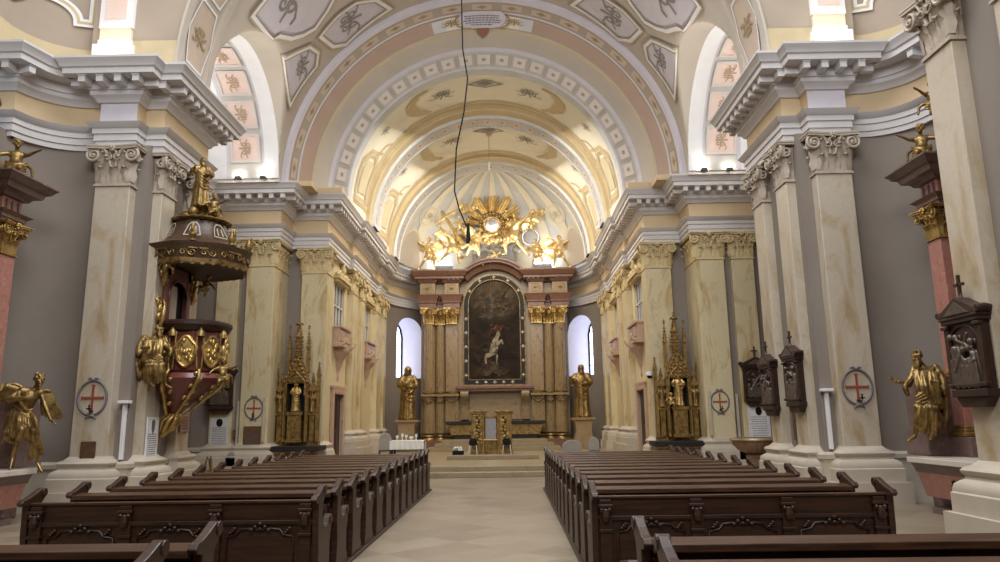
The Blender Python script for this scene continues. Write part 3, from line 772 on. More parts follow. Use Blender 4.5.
# chancel barrel vault, ribs and painted bands
w = MB(); S = cyl(4.75)
w.grid(lambda a,b: S(-4.75*PI/2+4.75*PI*a, 24.4+(34.4-24.4)*b), 72, 30, 0)
for y0, y1 in ((24.4,26.95),(28.55,32.3)):
    d0 = cyl(4.735); d1 = cyl(4.725); d2 = cyl(4.715)
    ya = y1-.42
    ribbon(w, d0, [(-7.1,ya+.2),(7.1,ya+.2)], .42, 1, sub=.15); ribbon(w, d1, [(-7.1,ya+.14),(7.1,ya+.14)], .05, 2, sub=.15); ribbon(w, d1, [(-7.1,ya),(7.1,ya)], .05, 2, sub=.15)
    for sg in (1,-1):
        T = lambda L: [(-sg*a, y0+b) for a,b in L]
        H = y1-y0; k = H/2.55
        # crescent scroll
        ribbon(w, d1, T([(2.15,.15*k),(2.6,.2*k),(2.95,.55*k),(2.95,1.1*k),(2.65,1.6*k),(2.25,1.95*k)]), [.16,.34,.42,.42,.34,.2], 1, sub=.12)
        ribbon(w, d2, T([(1.9,.12*k),(2.45,.3*k),(2.7,.7*k),(2.6,1.2*k),(2.2,1.6*k),(1.9,1.55*k),(1.8,1.85*k),(1.2,1.9*k)]), .05, 2, sub=.12)
        motif(w, d2, -sg*1.65, y0+.9*k, .62, 3, .09, 2, .3*sg); motif(w, d2, -sg*4.2, y0+.7*k, .36, 3, .1, 5, .9*sg)
        # low shield-shaped panel with stepped head
        q = T([(5.2,.9*k),(5.05,1.5*k),(5.35,1.95*k),(6.9,2.1*k),(7.1,.5*k),(5.7,.4*k)])
        ribbon(w, d0, q, .34, 1, True, .2); fill(w, d1, T([(5.45,.95*k),(5.35,1.55*k),(6.6,1.75*k),(6.8,.75*k),(5.8,.7*k)]), 4, 2); ribbon(w, d2, q, .04, 2, True, .2)
        ribbon(w, d1, T([(4.75,1.95*k),(4.9,1.6*k),(4.45,1.75*k),(4.2,2.05*k)]), .12, 1, sub=.1)
    # crown rosette
    c = y0+.62*(y1-y0)/2.55; ribbon(w, d2, [(-.62,c),(-.3,c-.16),(0,c-.3),(.3,c-.16),(.62,c),(.3,c+.16),(0,c+.3),(-.3,c+.16)], .07, 3, True, .1); fill(w, d1, [(-.35,c),(0,c-.2),(.35,c),(0,c+.2)], 3, 1, .2)
struct(w.build('ceiling_chancel_vault', [M['cream'],M['goldpaint'],M['yellow'],M['scroll'],M['cream2']], smooth=60))
for ri, (y0, y1) in enumerate(((27.0,28.5),(32.35,33.9))):
    w = ring_sweep([(4.8,y0),(4.6,y0),(4.6,y0+.06),(4.58,y0+.5),(4.58,y0+.56),(4.48,y0+.58),(4.48,y1-.08),(4.44,y1-.06),(4.44,y1),(4.8,y1)], 72)
    w.m = [{0:0,1:1,2:0,3:1,4:1}.get(k,1) for k in w.m]
    S = cyl(4.47); S3 = cyl(4.46); yc = (y0+.58+y1-.08)/2
    for k in range(-11,12):
        s0 = k*.6
        if abs(s0) > 6.7: continue
        q = [(s0-.18,yc-.28),(s0+.18,yc-.28),(s0+.18,yc+.28),(s0-.18,yc+.28)]
        fill(w, S, q, 5, 1, .3); ribbon(w, S3, q, .018, 0, True, 9); fill(w, S3, [(s0-.09,yc),(s0,yc-.09),(s0+.09,yc),(s0,yc+.09)], 3, 1, 9)
        ribbon(w, S, [(s0+.27,yc-.35),(s0+.27,yc+.35)], .025, 4, sub=9); ribbon(w, S, [(s0+.33,yc-.35),(s0+.33,yc+.35)], .025, 4, sub=9)
    struct(w.build('ceiling_rib_%d' % (ri+1), [M['goldpaint'],M['bluegray'],M['cream'],M['pinkbrown'],M['lav'],M['coffer']], smooth=35))
# apse half dome with radiating ribs, medallions and lunettes
DA, DB, DCY = 4.72, 4.9, 33.9
def dome(e):
    def S(a, t):     # a: azimuth (rad) from -x to +x, t: 0 at the crown .. 1 at the springing
        p = t*PI/2; q = 1-e/4.7
        return (-DA*q*cos(a)*sin(p), DCY+DB*q*sin(a)*sin(p), ZV+4.75*q*cos(p))
    return S
w = MB(); S = dome(0); w.grid(lambda u,v: S(PI*u, .01+.99*v), 60, 24, 0)
D1, D2, D3 = dome(.03), dome(.05), dome(.06)
for k in range(9):
    a = PI*(.5+k)/9
    for e in (0,):
        hw = .08
        w.add([D1(a+sg*hw*(1), .02+.96*i/20) for i in range(21) for sg in (-1,1)], [(2*i,2*i+1,2*i+3,2*i+2) for i in range(20)], 1)
        for sd in (-1,1):
            w.add([D2(a+sd*hw+sg*.008, .02+.96*i/20) for i in range(21) for sg in (-1,1)], [(2*i,2*i+1,2*i+3,2*i+2) for i in range(20)], 2)
for sd in (-1,1):
    for az in (.17,):
        a0 = PI*az if sd < 0 else PI*(1-az)
        el = [(a0+.20*cos(t), .60+.085*sin(t)) for t in [k*2*PI/28 for k in range(28)]]
        n0 = len(w.v)
        for rr, mt, Dq in ((1,1,D2),(.86,2,D3),(.74,1,D3)):
            v = [Dq(a0+(a-a0)*rr*s, .60+(b-.60)*rr*s) for a,b in el for s in (1,.88)]
            w.add(v, [(2*i,2*i+1,2*((i+1)%28)+1,2*((i+1)%28)) for i in range(28)], mt)
        motif(w, lambda u,v: D3(a0+u/4.2, .60+v/7.5), 0, 0, .42, 3, .1, 2, 0)
        # lunette field with a painted window frame
        aL = PI*.12 if sd < 0 else PI*.88
        out = [(aL+.24*cos(t), .985-.26*max(0,sin(t))) for t in [PI*k/24 for k in range(25)]]
        v = [D2(a, b) for a,b in out]; w.add(v+[D2(aL,.985)], [(i,i+1,25) for i in range(24)], 4)
        v = [D3(aL+(a-aL)*s, .985+(b-.985)*s) for a,b in out for s in (1.04,.9)]; w.add(v, [(2*i,2*i+1,2*i+3,2*i+2) for i in range(24)], 2)
        qq = [(aL-.12,.97),(aL-.12,.83),(aL+.12,.83),(aL+.12,.97)]
        for (a,b),(c,d) in zip(qq, qq[1:]+qq[:1]):
            w.add([D3(a+(c-a)*i/6, b+(d-b)*i/6+o) for i in range(7) for o in (-.008,.008)] if abs(b-d)<1e-6 else [D3(a+(c-a)*i/6+o*1.6, b+(d-b)*i/6) for i in range(7) for o in (-.008,.008)], [(2*i,2*i+1,2*i+3,2*i+2) for i in range(6)], 5)
struct(w.build('ceiling_apse_dome', [M['bluegray'],M['cream'],M['yellow'],M['goldpaint'],M['taupe'],M['goldpaint']], smooth=60))
# ================================================================== SCULPTED FIGURES
def body(S, J, k=1.0, limbs=True):
    g = lambda n: Vector(J[n])
    ch, pe, ne, hd = g('chest'), g('pelvis'), g('neck'), g('head')
    S.c(ch, pe, .15*k, .145*k); S.c(g('shL'), g('shR'), .085*k); S.c(ch, ne, .14*k, .06*k); S.c(ne, hd, .052*k)
    S.e(ch+Vector((0,-.04,.02))*k, (.17*k,.12*k,.15*k))
    for s in 'LR':
        S.c(g('sh'+s), g('el'+s), .068*k, .05*k); S.c(g('el'+s), g('ha'+s), .05*k, .034*k)
        S.c(pe, g('hi'+s), .13*k); S.c(g('hi'+s), g('kn'+s), .105*k, .075*k); S.c(g('kn'+s), g('an'+s), .075*k, .042*k)
def cloth(S, tops, bots, r0, r1, n, sag=(0,-.04,0), seed=1, w=.3):
    """folds running from the line tops[0]-tops[1] to bots[0]-bots[1]"""
    rd = random.Random(seed); a, b = map(Vector, tops); c, d = map(Vector, bots); sg = Vector(sag)
    for i in range(n):
        t = (i+.5)/n; p = a.lerp(b,t); q = c.lerp(d, t)
        m = (p+q)/2+sg*(1+rd.uniform(-w,w)*2)+Vector((rd.uniform(-.02,.02),0,0))
        S.poly([p, m, q+Vector((0,0,rd.uniform(-.04,.04)))], r0*rd.uniform(.8,1.15), r1*rd.uniform(.7,1.25))

def big_angel():
    S = Sculpt()
    J = dict(head=(.17,-.08,1.54),neck=(.11,-.02,1.42),chest=(.02,0,1.24),pelvis=(-.1,0,.93),shL=(-.14,-.02,1.37),shR=(.22,0,1.34),
        elL=(-.38,-.1,1.22),haL=(-.06,-.27,1.24),elR=(.33,-.1,1.1),haR=(.46,-.2,.86),hiL=(-.17,-.05,.9),hiR=(.02,-.05,.9),
        knL=(-.06,-.36,.68),anL=(-.17,-.24,.24),knR=(.17,-.36,.66),anR=(.29,-.2,.12))
    body(S, J); S.head((.17,-.09,1.57), (.45,-.8,.1), (.25,0,1), 1.18, 'curly')
    S.hand((-.07,-.27,1.24),(1,-.15,.1),(0,1,0),1.15); S.hand((.46,-.2,.86),(.7,-.2,-.6),(0,0,1),1.15,thumb=-1)
    S.foot((-.17,-.24,.2),(-.1,-.5,-.6)); S.foot((.29,-.2,.1),(.5,-.5,-.5))
    cloth(S, ((-.24,-.1,1.0),(.08,-.12,.98)), ((-.3,-.3,.55),(.32,-.33,.5)), .05, .035, 9, (0,-.12,.05), 1)
    cloth(S, ((.0,-.2,.85),(.2,-.34,.72)), ((.12,-.25,.2),(.4,-.22,.26)), .05, .03, 7, (.03,-.06,0), 2)
    cloth(S, ((-.28,.02,1.0),(-.1,.05,.95)), ((-.42,-.05,.5),(-.1,-.1,.42)), .06, .035, 5, (-.05,0,0), 3)
    for i in range(4): S.poly([(-.24+.03*i,-.1,1.1-.05*i),(-.06,-.2,1.0-.04*i),(.1,-.13,1.04-.05*i)], .03,.025)
    S.poly([(-.2,-.02,1.38),(-.16,-.18,1.2),(-.02,-.2,1.02)], .045,.04)
    S.wing((-.06,.13,1.38),(-.44,.16,1.5),(-.1,.05,-1),9,.42,.03); S.wing((.24,.13,1.36),(.4,.14,1.38),(.1,.05,-1),8,.66,.03); S.e((-.24,.0,.86),(.15,.14,.22))
    return S
def big_apostle():
    S = Sculpt()
    J = dict(head=(-.02,-.1,1.49),neck=(.05,-.02,1.37),chest=(.1,0,1.16),pelvis=(.16,.02,.72),shL=(-.1,-.02,1.28),shR=(.29,0,1.26),
        elL=(-.24,-.2,1.02),haL=(-.44,-.32,1.08),elR=(.38,-.12,.98),haR=(.2,-.3,.88),hiL=(.06,-.05,.68),hiR=(.24,-.05,.68),
        knL=(-.14,-.42,.62),anL=(-.24,-.38,.14),knR=(.1,-.44,.6),anR=(.08,-.32,.14))
    body(S, J, 1.06); S.head((-.03,-.11,1.51), (-.6,-.7,-.15), (-.1,0,1), 1.1, 'curly', beard=True)
    S.hand((-.44,-.32,1.08),(-.8,-.2,.35),(0,-.6,.6),1.2); S.hand((.2,-.3,.88),(-.9,-.1,-.2),(0,1,0),1.15)
    S.foot((-.24,-.38,.12),(-.6,-.5,-.15)); S.foot((.08,-.32,.14),(-.2,-.7,-.1))
    cloth(S, ((-.12,-.18,1.24),(.3,-.14,1.2)), ((-.1,-.3,.75),(.34,-.25,.7)), .055, .045, 9, (0,-.1,0), 4)
    cloth(S, ((-.15,-.46,.61),(.24,-.45,.6)), ((-.22,-.36,.24),(.16,-.27,.14)), .05, .035, 9, (0,-.05,.0), 5)
    cloth(S, ((.28,.0,1.1),(.3,.12,1.0)), ((.36,-.1,.34),(.34,.1,.26)), .08, .06, 6, (.07,0,0), 6)
    for i in range(5): S.poly([(.34-.03*i,-.1,1.22-.12*i),(.14,-.3,.96-.075*i),(-.14,-.36,.8-.045*i)], .04,.028)
    S.poly([(-.08,-.1,1.3),(.06,-.2,1.14),(.08,-.22,1.0)], .04,.03); S.poly([(.26,-.08,1.3),(.12,-.2,1.16),(.08,-.22,1.0)], .04,.03)
    S.poly([(-.1,-.05,1.32),(-.2,-.16,1.12),(-.32,-.26,1.0),(-.3,-.28,.86)], .085,.05); S.poly([(.3,0,1.3),(.4,-.08,1.1),(.4,-.15,.9)], .1,.08)
    S.c((.14,.08,.4),(.16,.1,1.0),.17,.16); S.e((.1,-.12,.42),(.22,.22,.24))
    R = Euler((.3,.2,-.2)); b = MB().cbox((.24,-.33,.98),(.16,.045,.22),0,R); S.mb.join(b)
    return S
def robed_saint(hood, arms):
    S = Sculpt()
    J = dict(head=(0,-.06,1.58),neck=(0,-.01,1.46),chest=(0,0,1.25),pelvis=(0,0,.92),shL=(-.19,0,1.38),shR=(.19,0,1.38),
        hiL=(-.1,0,.9),hiR=(.1,0,.9),knL=(-.11,-.08,.5),anL=(-.12,0,.08),knR=(.1,-.02,.5),anR=(.1,.02,.08))
    J.update(arms); body(S, J, 1.02); S.head((0,-.06,1.62),(.15,-1,-.12),(0,0,1),1.02,'long' if not hood else None,beard=not hood,hood=hood)
    for s, th in (('L',1),('R',-1)):
        a, b = Vector(J['el'+s]), Vector(J['ha'+s]); S.hand(b, b-a, (0,0,1) , 1.1, .5, th)
        S.poly([J['sh'+s], a, b-(b-a)*.2], .1, .085); S.poly([a, (a+b)/2+Vector((0,.02,-.12)), b+Vector((0,0,-.2))], .07, .04)
    S.c((0,.02,.9),(0,.02,.1),.18,.2)
    for i in range(20):
        t = 2*PI*i/20; r = random.Random(i).uniform(.9,1.1)
        S.poly([(sin(t)*.17,-cos(t)*.13,1.3),(sin(t)*.19*r,-cos(t)*.16*r,.85),(sin(t)*.21*r,-cos(t)*.18*r,.4),(sin(t)*.25*r,-cos(t)*.22*r,.02)], .035,.042)
    for i in range(5): S.poly([(-.2,-.1,1.3-.09*i),(.02,-.22,1.08-.11*i),(.22,-.1,1.12-.12*i)], .032,.03)
    S.foot((-.1,-.18,.06),(-.1,-1,0)); S.foot((.12,-.18,.06),(.2,-1,0))
    return S
def kneel_angel():
    S = Sculpt()
    J = dict(head=(.02,-.1,1.5),neck=(0,-.04,1.36),chest=(0,0,1.16),pelvis=(.05,.02,.8),shL=(-.17,-.02,1.28),shR=(.17,-.02,1.28),
        elL=(-.42,-.1,1.36),haL=(-.68,-.16,1.52),elR=(.32,-.2,1.08),haR=(.14,-.4,1.16),hiL=(-.05,0,.78),hiR=(.15,-.02,.78),
        knL=(-.2,-.28,.5),anL=(-.42,-.05,.12),knR=(.24,-.4,.62),anR=(.26,-.3,.16))
    body(S, J, 1.08); S.head((.02,-.1,1.54),(-.4,-.8,.25),(0,0,1),1.1,'curly')
    S.hand((-.68,-.16,1.52),(-.8,-.1,.5),(0,-1,0),1.3); S.hand((.14,-.4,1.16),(-.8,-.3,.2),(0,1,0),1.3)
    S.foot((-.42,-.05,.1),(-.6,-.2,-.2),1.2); S.foot((.26,-.3,.14),(.2,-.9,-.1),1.2)
    cloth(S, ((-.16,-.1,.95),(.24,-.1,.92)), ((-.26,-.28,.52),(.34,-.4,.42)), .06, .04, 7, (0,-.12,.04), 1)
    cloth(S, ((.18,.02,1.0),(.22,.12,.9)), ((.7,.05,.62),(.62,.12,.4)), .06, .025, 4, (.0,0,-.08), 2)
    for i in range(4): S.poly([(-.16,-.08,1.28-.08*i),(.02,-.18,1.1-.06*i),(.18,-.1,1.04-.06*i)], .04,.035)
    S.wing((.1,.13,1.28),(.62,.24,1.62),(.35,.05,-1),8,.7,.03); S.wing((-.1,.13,1.28),(-.5,.3,1.6),(-.3,.05,-1),8,.6,.03)
    return S
def seated_saint():
    S = Sculpt()
    J = dict(head=(0,-.08,1.36),neck=(0,-.02,1.22),chest=(0,0,1.02),pelvis=(0,.05,.62),shL=(-.18,0,1.14),shR=(.18,0,1.14),
        elL=(-.3,-.16,.88),haL=(-.12,-.36,.86),elR=(.32,-.14,.9),haR=(.24,-.38,1.04),hiL=(-.1,0,.6),hiR=(.1,0,.6),
        knL=(-.16,-.42,.58),anL=(-.2,-.36,.12),knR=(.16,-.4,.54),anR=(.14,-.3,.1))
    body(S, J, 1.1); S.head((0,-.08,1.4),(.3,-.9,-.1),(0,0,1),1.08,'long',beard=True)
    S.hand((-.12,-.36,.86),(.8,-.3,.2),(0,1,0),1.2); S.hand((.24,-.38,1.04),(0,-.6,.7),(-1,0,0),1.2,thumb=-1)
    cloth(S, ((-.2,-.12,1.1),(.2,-.12,1.1)), ((-.24,-.42,.6),(.24,-.42,.56)), .055, .05, 9, (0,-.06,0), 4)
    cloth(S, ((-.24,-.46,.6),(.26,-.44,.56)), ((-.34,-.36,.05),(.32,-.3,.03)), .065, .05, 12, (0,-.04,0), 5)
    cloth(S, ((-.2,.1,1.1),(.2,.1,1.1)), ((-.36,.05,.1),(.36,.05,.1)), .09, .08, 8, (0,.05,0), 6)
    S.c((0,.02,.2),(0,.02,.6),.26,.2)
    b = MB().cbox((-.05,-.42,.92),(.26,.05,.2),0,(.5,0,.1)); S.mb.join(b)
    return S
def putto():
    S = Sculpt()
    J = dict(head=(0,-.05,.68),neck=(0,-.01,.57),chest=(0,0,.46),pelvis=(0,.02,.28),shL=(-.11,0,.52),shR=(.11,0,.52),
        elL=(-.24,-.08,.46),haL=(-.34,-.14,.36),elR=(.2,-.1,.5),haR=(.33,-.2,.56),hiL=(-.06,0,.26),hiR=(.06,0,.26),
        knL=(-.09,-.12,.15),anL=(-.1,-.02,.02),knR=(.1,-.2,.2),anR=(.14,-.16,.02))
    body(S, J, .72); S.head((0,-.05,.72),(.3,-.9,.1),(0,0,1),.86,'curly'); S.e((0,-.07,.36),(.1,.09,.11))
    S.hand((-.34,-.14,.36),(-.6,-.4,-.3),(0,0,1),.8); S.hand((.33,-.2,.56),(.8,-.4,.3),(0,0,1),.8)
    for i in range(4): S.poly([(-.15,-.05,.34-.03*i),(.02,-.13,.27-.03*i),(.18,-.05,.36-.06*i)], .025,.02)
    S.poly([(.12,.02,.34),(.24,.08,.3),(.28,.1,.14)], .04,.025)
    return S
def cherub_cloud(seed):
    S = Sculpt(); rd = random.Random(seed)
    for i in range(16): S.e((rd.uniform(-.42,.42),rd.uniform(-.12,.12),rd.uniform(-.2,.2)), tuple([rd.uniform(.1,.2)]*3))
    S.head((0,-.2,.1),(.2,-1,0),(0,0,1),1.1,'curly')
    S.wing((-.1,-.1,.0),(-.48,-.12,.2),(-.2,0,-1),6,.34,.025); S.wing((.1,-.1,.0),(.48,-.12,.2),(.2,0,-1),6,.34,.025)
    return S
_fig = {}
def figure(kind, name, mat, label, cat, loc, rz=0, s=1.0, mx=False, voxel=.018, group=None, parent=None, lean=(0,0)):
    mk = dict(angel=big_angel, apostle=big_apostle, kneel=kneel_angel, seated=seated_saint, putto=putto,
        hooded=lambda: robed_saint(True, dict(elL=(-.28,-.1,1.12),haL=(-.05,-.28,1.16),elR=(.28,-.1,1.12),haR=(.08,-.28,1.08))),
        monk=lambda: robed_saint(False, dict(elL=(-.34,-.08,1.16),haL=(-.3,-.34,1.22),elR=(.3,-.12,1.14),haR=(.12,-.3,1.1))),
        cloud=lambda: cherub_cloud(4))[kind]
    key = (kind, mat.name, mx)
    if key not in _fig:
        o = mk().mesh(name, voxel, mat, M=Matrix.Scale(-1,4,(1,0,0)) if mx else None)
        if mx: o.data.flip_normals()
        _fig[key] = o.data
    else:
        o = bpy.data.objects.new(name, _fig[key]); COL.objects.link(o)
    o.location = loc; o.rotation_euler = (lean[0],lean[1],rz); o.scale = (s,s,s)
    if parent: o.parent = parent
    else: tag(o, label, cat, group)
    return o

# ================================================================== HIGH ALTAR
HA = thing('high_altar', 'tall marble high altar with gilded capitals and pink cornice closing the apse', 'altar', (0,36.5,0))
def fl_shaft(m, x, y, r, z0, z1, mat=0, flutes=20):
    m.lathe([(r*1.0,z0),(r*1.0,z0+.02),(r*.97,(z0+z1)/2),(r*.88,z1)], 80, (x,y,0), mat, rf=lambda a,z: 1-.06*abs(sin(a*flutes/2)))
cols = [(3.3,.0,.29,True),(2.76,.3,.27,True),(2.15,.05,.3,False)]
CAPG = None
for sg in (-1,1):
    for cx, cy, r, rnd in cols:
        x = sg*cx
        m = MB()
        if rnd: fl_shaft(m, x, cy, r, 2.98, 6.46)
        else: m.box(x-r,x+r,cy-.1,cy+.5,2.98,6.46)
        c = m.build('column_shaft', M['altcol'], HA, smooth=50)
        m = MB()
        if rnd: fl_shaft(m, x, cy, r*1.06, 1.05, 2.85)
        else: m.box(x-r-.02,x+r+.02,cy-.12,cy+.5,1.05,2.85)
        m.box(x-r-.08,x+r+.08,cy-r-.08,cy+.5,2.85,2.97)
        m.build('column_pedestal', M['altcol'], c, smooth=50)
        m = MB(); m.lathe([(r+.02,1.0),(r+.1,.98),(r+.12,.9),(r+.06,.86),(r+.13,.8),(r+.14,.72)], 28, (x,cy,0)); 
        m.build('gilded_base', M['golda'], c, smooth=50); m = MB(); m.lathe([(r+.02,2.98),(r+.07,3.0),(r+.07,3.06),(r,3.1)], 28, (x,cy,0)); m.build('shaft_ring', M['golda'], c, smooth=50); m = MB()
        for k in range(5):                                    # festoon hung from the pedestal
            t = k/4; m.ball((x-r*.8+1.6*r*t, cy-r*1.08-.02, 2.72-.16*sin(PI*t)), .055, 8)
        m.build('festoon', M['golda'], c, smooth=50)
        m = capital_mb(r*1.7, r*1.6, .84); cap = m.build('gilded_capital', M['gold'], c, smooth=50); cap.location = (x, cy+r*.8, 6.46)
m = MB()                                                       # marble body with the arched picture bay
m.box(-3.75,-1.7,.35,1.0,.3,7.3); m.box(1.7,3.75,.35,1.0,.3,7.3); m.box(-1.7,1.7,.45,1.0,.3,3.3); m.box(-1.8,1.8,.62,1.0,3.3,9.3)
n = 24
for i in range(n):                                            # wall round the arch
    a, b = PI*i/n, PI*(i+1)/n; q = 1.62
    m.add([(q*cos(a),.4,7.5+q*sin(a)),(q*cos(b),.4,7.5+q*sin(b)),(2.2*cos(b),.4,7.5+2.2*sin(b)),(2.2*cos(a),.4,7.5+2.2*sin(a))],[(0,1,2,3)])
for sg in (-1,1): m.add([(sg*1.62,.4,3.3),(sg*2.2,.4,3.3),(sg*2.2,.4,7.5),(sg*1.62,.4,7.5)],[(0,1,2,3)])
m.build('altar_wall', M['altwall'], HA)
m = MB(); m.box(-3.95,3.95,-.55,1.0,.3,.72); m.build('plinth', M['altpink'], HA, bevel=.015)
for sg in (-1,1):
    q = [(3.75,.7),(3.75,-.32),(2.98,-.32),(2.98,.05),(2.5,.05),(2.5,-.28),(1.78,-.28),(1.78,.7)]
    pth = [(sg*x,y) for x,y in q]; pth = pth if sg > 0 else pth[::-1]
    m = MB(); m.sweep(pth, [(0,7.3),(.05,7.3),(.05,7.5),(.1,7.55),(.1,7.7),(.18,7.85),(.22,7.95),(0,8.0)]); m.build('architrave', M['altpink'], HA, smooth=35)
    m = MB(); m.sweep(pth, [(0,8.0),(0,8.55)])
    for a,b in ((3.15,3.6),(1.95,2.35)): 
        S = lambda u,v: (sg*u, -.345 if u > 2.6 else -.305, v)
        ribbon(m, S, [(a,8.08),(b,8.08),(b,8.47),(a,8.47)], .03, 1, True, 9); motif(m, S, (a+b)/2, 8.27, .2, 1, .14, 1)
    m.build('frieze', [M['altwall'],M['golda']], HA)
    m = MB(); m.sweep(pth, [(0,8.55),(.06,8.58),(.12,8.68),(.12,8.72),(.26,8.76),(.26,8.86),(.34,8.92),(.42,9.08),(.45,9.12),(.45,9.2),(-.3,9.26)])
    for k in range(9): m.cbox((sg*(1.8+.235*k), -.46 if not .05 < 1.8+.235*k-2.45 < .55 else -.1, 8.74), (.1,.12,.08))
    m.add([(sg*3.75,-.32,9.22),(sg*1.78,-.28,9.22),(sg*1.78,1,9.22),(sg*3.75,1,9.22)],[(0,1,2,3)])
    m.build('cornice', M['altpink'], HA, smooth=35)
# archivolt sweeping up over the picture between the two entablatures
prof = [(1.78,.35),(1.78,.0),(1.9,-.08),(2.0,-.12),(2.05,-.3),(2.22,-.42),(2.3,-.42),(2.34,.6)]
m = MB(); n = 32; p = len(prof)
v = [(r*cos(t), y, 7.55+r*sin(t)) for t in [radians(41+98*i/n) for i in range(n+1)] for r,y in prof]
m.add(v, [(i*p+j,(i+1)*p+j,(i+1)*p+j+1,i*p+j+1) for i in range(n) for j in range(p-1)])
for i in range(26):
    t = radians(43+94*i/25); m.cbox((2.1*cos(t),-.34,7.55+2.1*sin(t)), (.1,.1,.07), 0, (0,-t+PI/2,0))
m.build('archivolt', M['altpink'], HA, smooth=35)
# sill, brackets and lower field
m = MB(); m.box(-1.95,1.95,-.15,.6,3.2,3.36); m.box(-1.88,1.88,-.08,.6,3.08,3.2); m.build('picture_sill', M['altpink'], HA, bevel=.02)
m = MB(); m.box(-1.25,1.25,.38,.5,1.7,3.08); m.build('lower_field', M['altwall'], HA)
for sg in (-1,1):
    m = MB(); x = sg*1.52
    m.prism([(.5,3.08),(-.12,3.08),(-.16,2.95),(-.1,2.78),(.12,2.6),(.2,2.2),(.2,1.7),(.5,1.7)],'x',x-.2,x+.2)


    m.build('console', M['altcol'], HA, smooth=40)
m = MB()
m.prism([(-2.1,.98),(2.15,.98),(2.3,1.46),(-2.25,1.46)],'y',-1.15,-.3); m.build('mensa_body', M['golda'], HA)
m = MB(); m.box(-2.36,2.42,-1.25,-.25,1.46,1.62); m.build('mensa_top', M['blackm'], HA, bevel=.01)
m = MB(); m.box(-2.0,2.05,-1.1,-.3,.72,.98); m.build('mensa_foot', M['blackm'], HA)

# altarpiece: arched dark oil painting in a black and gold frame
def arch_pts(r, z0, zc, n=24): return [(-r,z0),(r,z0)]+[(r*cos(PI*i/n), zc+r*sin(PI*i/n)) for i in range(n+1)]
PT = thing('altar_painting', 'large arched dark oil painting of a rider on a white horse above the high altar', 'painting', (0,36.85,0))
def frame_ring(m, r0, r1, z0, z1, y, mat, dep=.12):
    a, b = arch_pts(r0, z0, 7.5), arch_pts(r1, z1, 7.5); n = len(a)
    m.add([(x,y,z) for x,z in a]+[(x,y,z) for x,z in b]+[(x,y+dep,z) for x,z in a]+[(x,y+dep,z) for x,z in b], [(i,(i+1)%n,n+(i+1)%n,n+i) for i in range(n)]+[(i,2*n+i,2*n+(i+1)%n,(i+1)%n) for i in range(n)]+[(n+i,n+(i+1)%n,3*n+(i+1)%n,3*n+i) for i in range(n)], mat)
m = MB(); frame_ring(m, 1.34, 1.56, 3.66, 3.42, -.06, 0); fr = m.build('picture_frame', M['blackm'], PT)
m = MB(); frame_ring(m, 1.31, 1.345, 3.69, 3.655, -.08, 0); frame_ring(m, 1.55, 1.60, 3.43, 3.38, -.09, 0); m.build('gilt_moulding', M['golda'], fr)
rim = 1.45
spots = [(-rim,3.9+.72*k) for k in range(5)]+[(rim,3.9+.72*k) for k in range(5)]+[(rim*cos(t),7.5+rim*sin(t)) for t in [PI*k/6 for k in range(1,6)]]+[(-.9+.45*k,3.54) for k in range(5)]
for x, z in spots:
    m = MB(); m.cbox((x,-.075,z),(.16,.03,.045)); m.cbox((x,-.075,z),(.045,.03,.16)); m.ball((x,-.085,z),.05,8); m.build('frame_ornament', M['slab'], fr)
def paint_mat():
    m, nt, b = newmat('dark_oil_painting'); v = coords(nt,'Object')
    f = noise(nt, v, 1.1, 8, .65, 1.4)
    dark = ramp(nt, f, [(.3,srgb(24,19,16)),(.55,srgb(46,37,29)),(.75,srgb(74,61,46))])
    g = nt.nodes.new('ShaderNodeTexGradient'); g.gradient_type = 'SPHERICAL'
    mp = nt.nodes.new('ShaderNodeMapping'); tc = nt.nodes.new('ShaderNodeTexCoord'); nt.links.new(tc.outputs['Object'], mp.inputs['Vector'])
    mp.inputs['Location'].default_value = (0,0,-5.55); mp.inputs['Scale'].default_value = (.62,.62,.7); nt.links.new(mp.outputs['Vector'], g.inputs['Vector'])
    mx = nt.nodes.new('ShaderNodeMix'); mx.data_type = 'RGBA'; nt.links.new(g.outputs['Fac'], mx.inputs['Factor'])
    nt.links.new(dark, mx.inputs['A']); nt.links.new(ramp(nt, f, [(.35,srgb(72,60,44)),(.7,srgb(128,108,80))]), mx.inputs['B'])
    nt.links.new(mx.outputs['Result'], b.inputs['Base Color']); b.inputs['Roughness'].default_value = .7; b.inputs['Specular IOR Level'].default_value = .15; return m
M['paint'] = paint_mat()
def oil(nm, c):
    m, nt, b = newmat('oil_'+nm); f = noise(nt, coords(nt), 3.2, 9, .7, .6)
    nt.links.new(ramp(nt, f, [(.3,srgb(48,40,31)),(.46,srgb(*[x*.8 for x in c])),(.68,srgb(*[min(255,x*1.15) for x in c]))]), b.inputs['Base Color']); b.inputs['Roughness'].default_value = .7; b.inputs['Specular IOR Level'].default_value = .15; return m
for nm, c in (('pwhite',(158,145,122)),('pred',(88,44,34)),('pblue',(66,69,74)),('pskin',(106,84,64)),('pcloud',(84,72,56)),('pdark',(36,30,25)),('pbrown',(66,51,38)),('pdull',(104,94,78))): M[nm] = oil(nm, c)
m = MB(); a = arch_pts(1.3, 3.7, 7.5); m.add([(x,.02,z) for x,z in a]+[(0,.02,6)], [(i,(i+1)%len(a),len(a)) for i in range(len(a))]); m.build('canvas', M['paint'], PT)
def blob(m, pts, e, mat):
    n = len(pts); q = []
    for i in range(n):
        a, b, c, d = [Vector(pts[(i+k)%n]) for k in (-1,0,1,2)]
        for k in range(5):
            t = k/5; q.append(.5*((2*b)+(c-a)*t+(2*a-5*b+4*c-d)*t*t+(-a+3*b-3*c+d)*t**3))
    fill(m, lambda u,v: (u,.01-e,v), [(p.x,p.y) for p in q], mat, 1, 9)
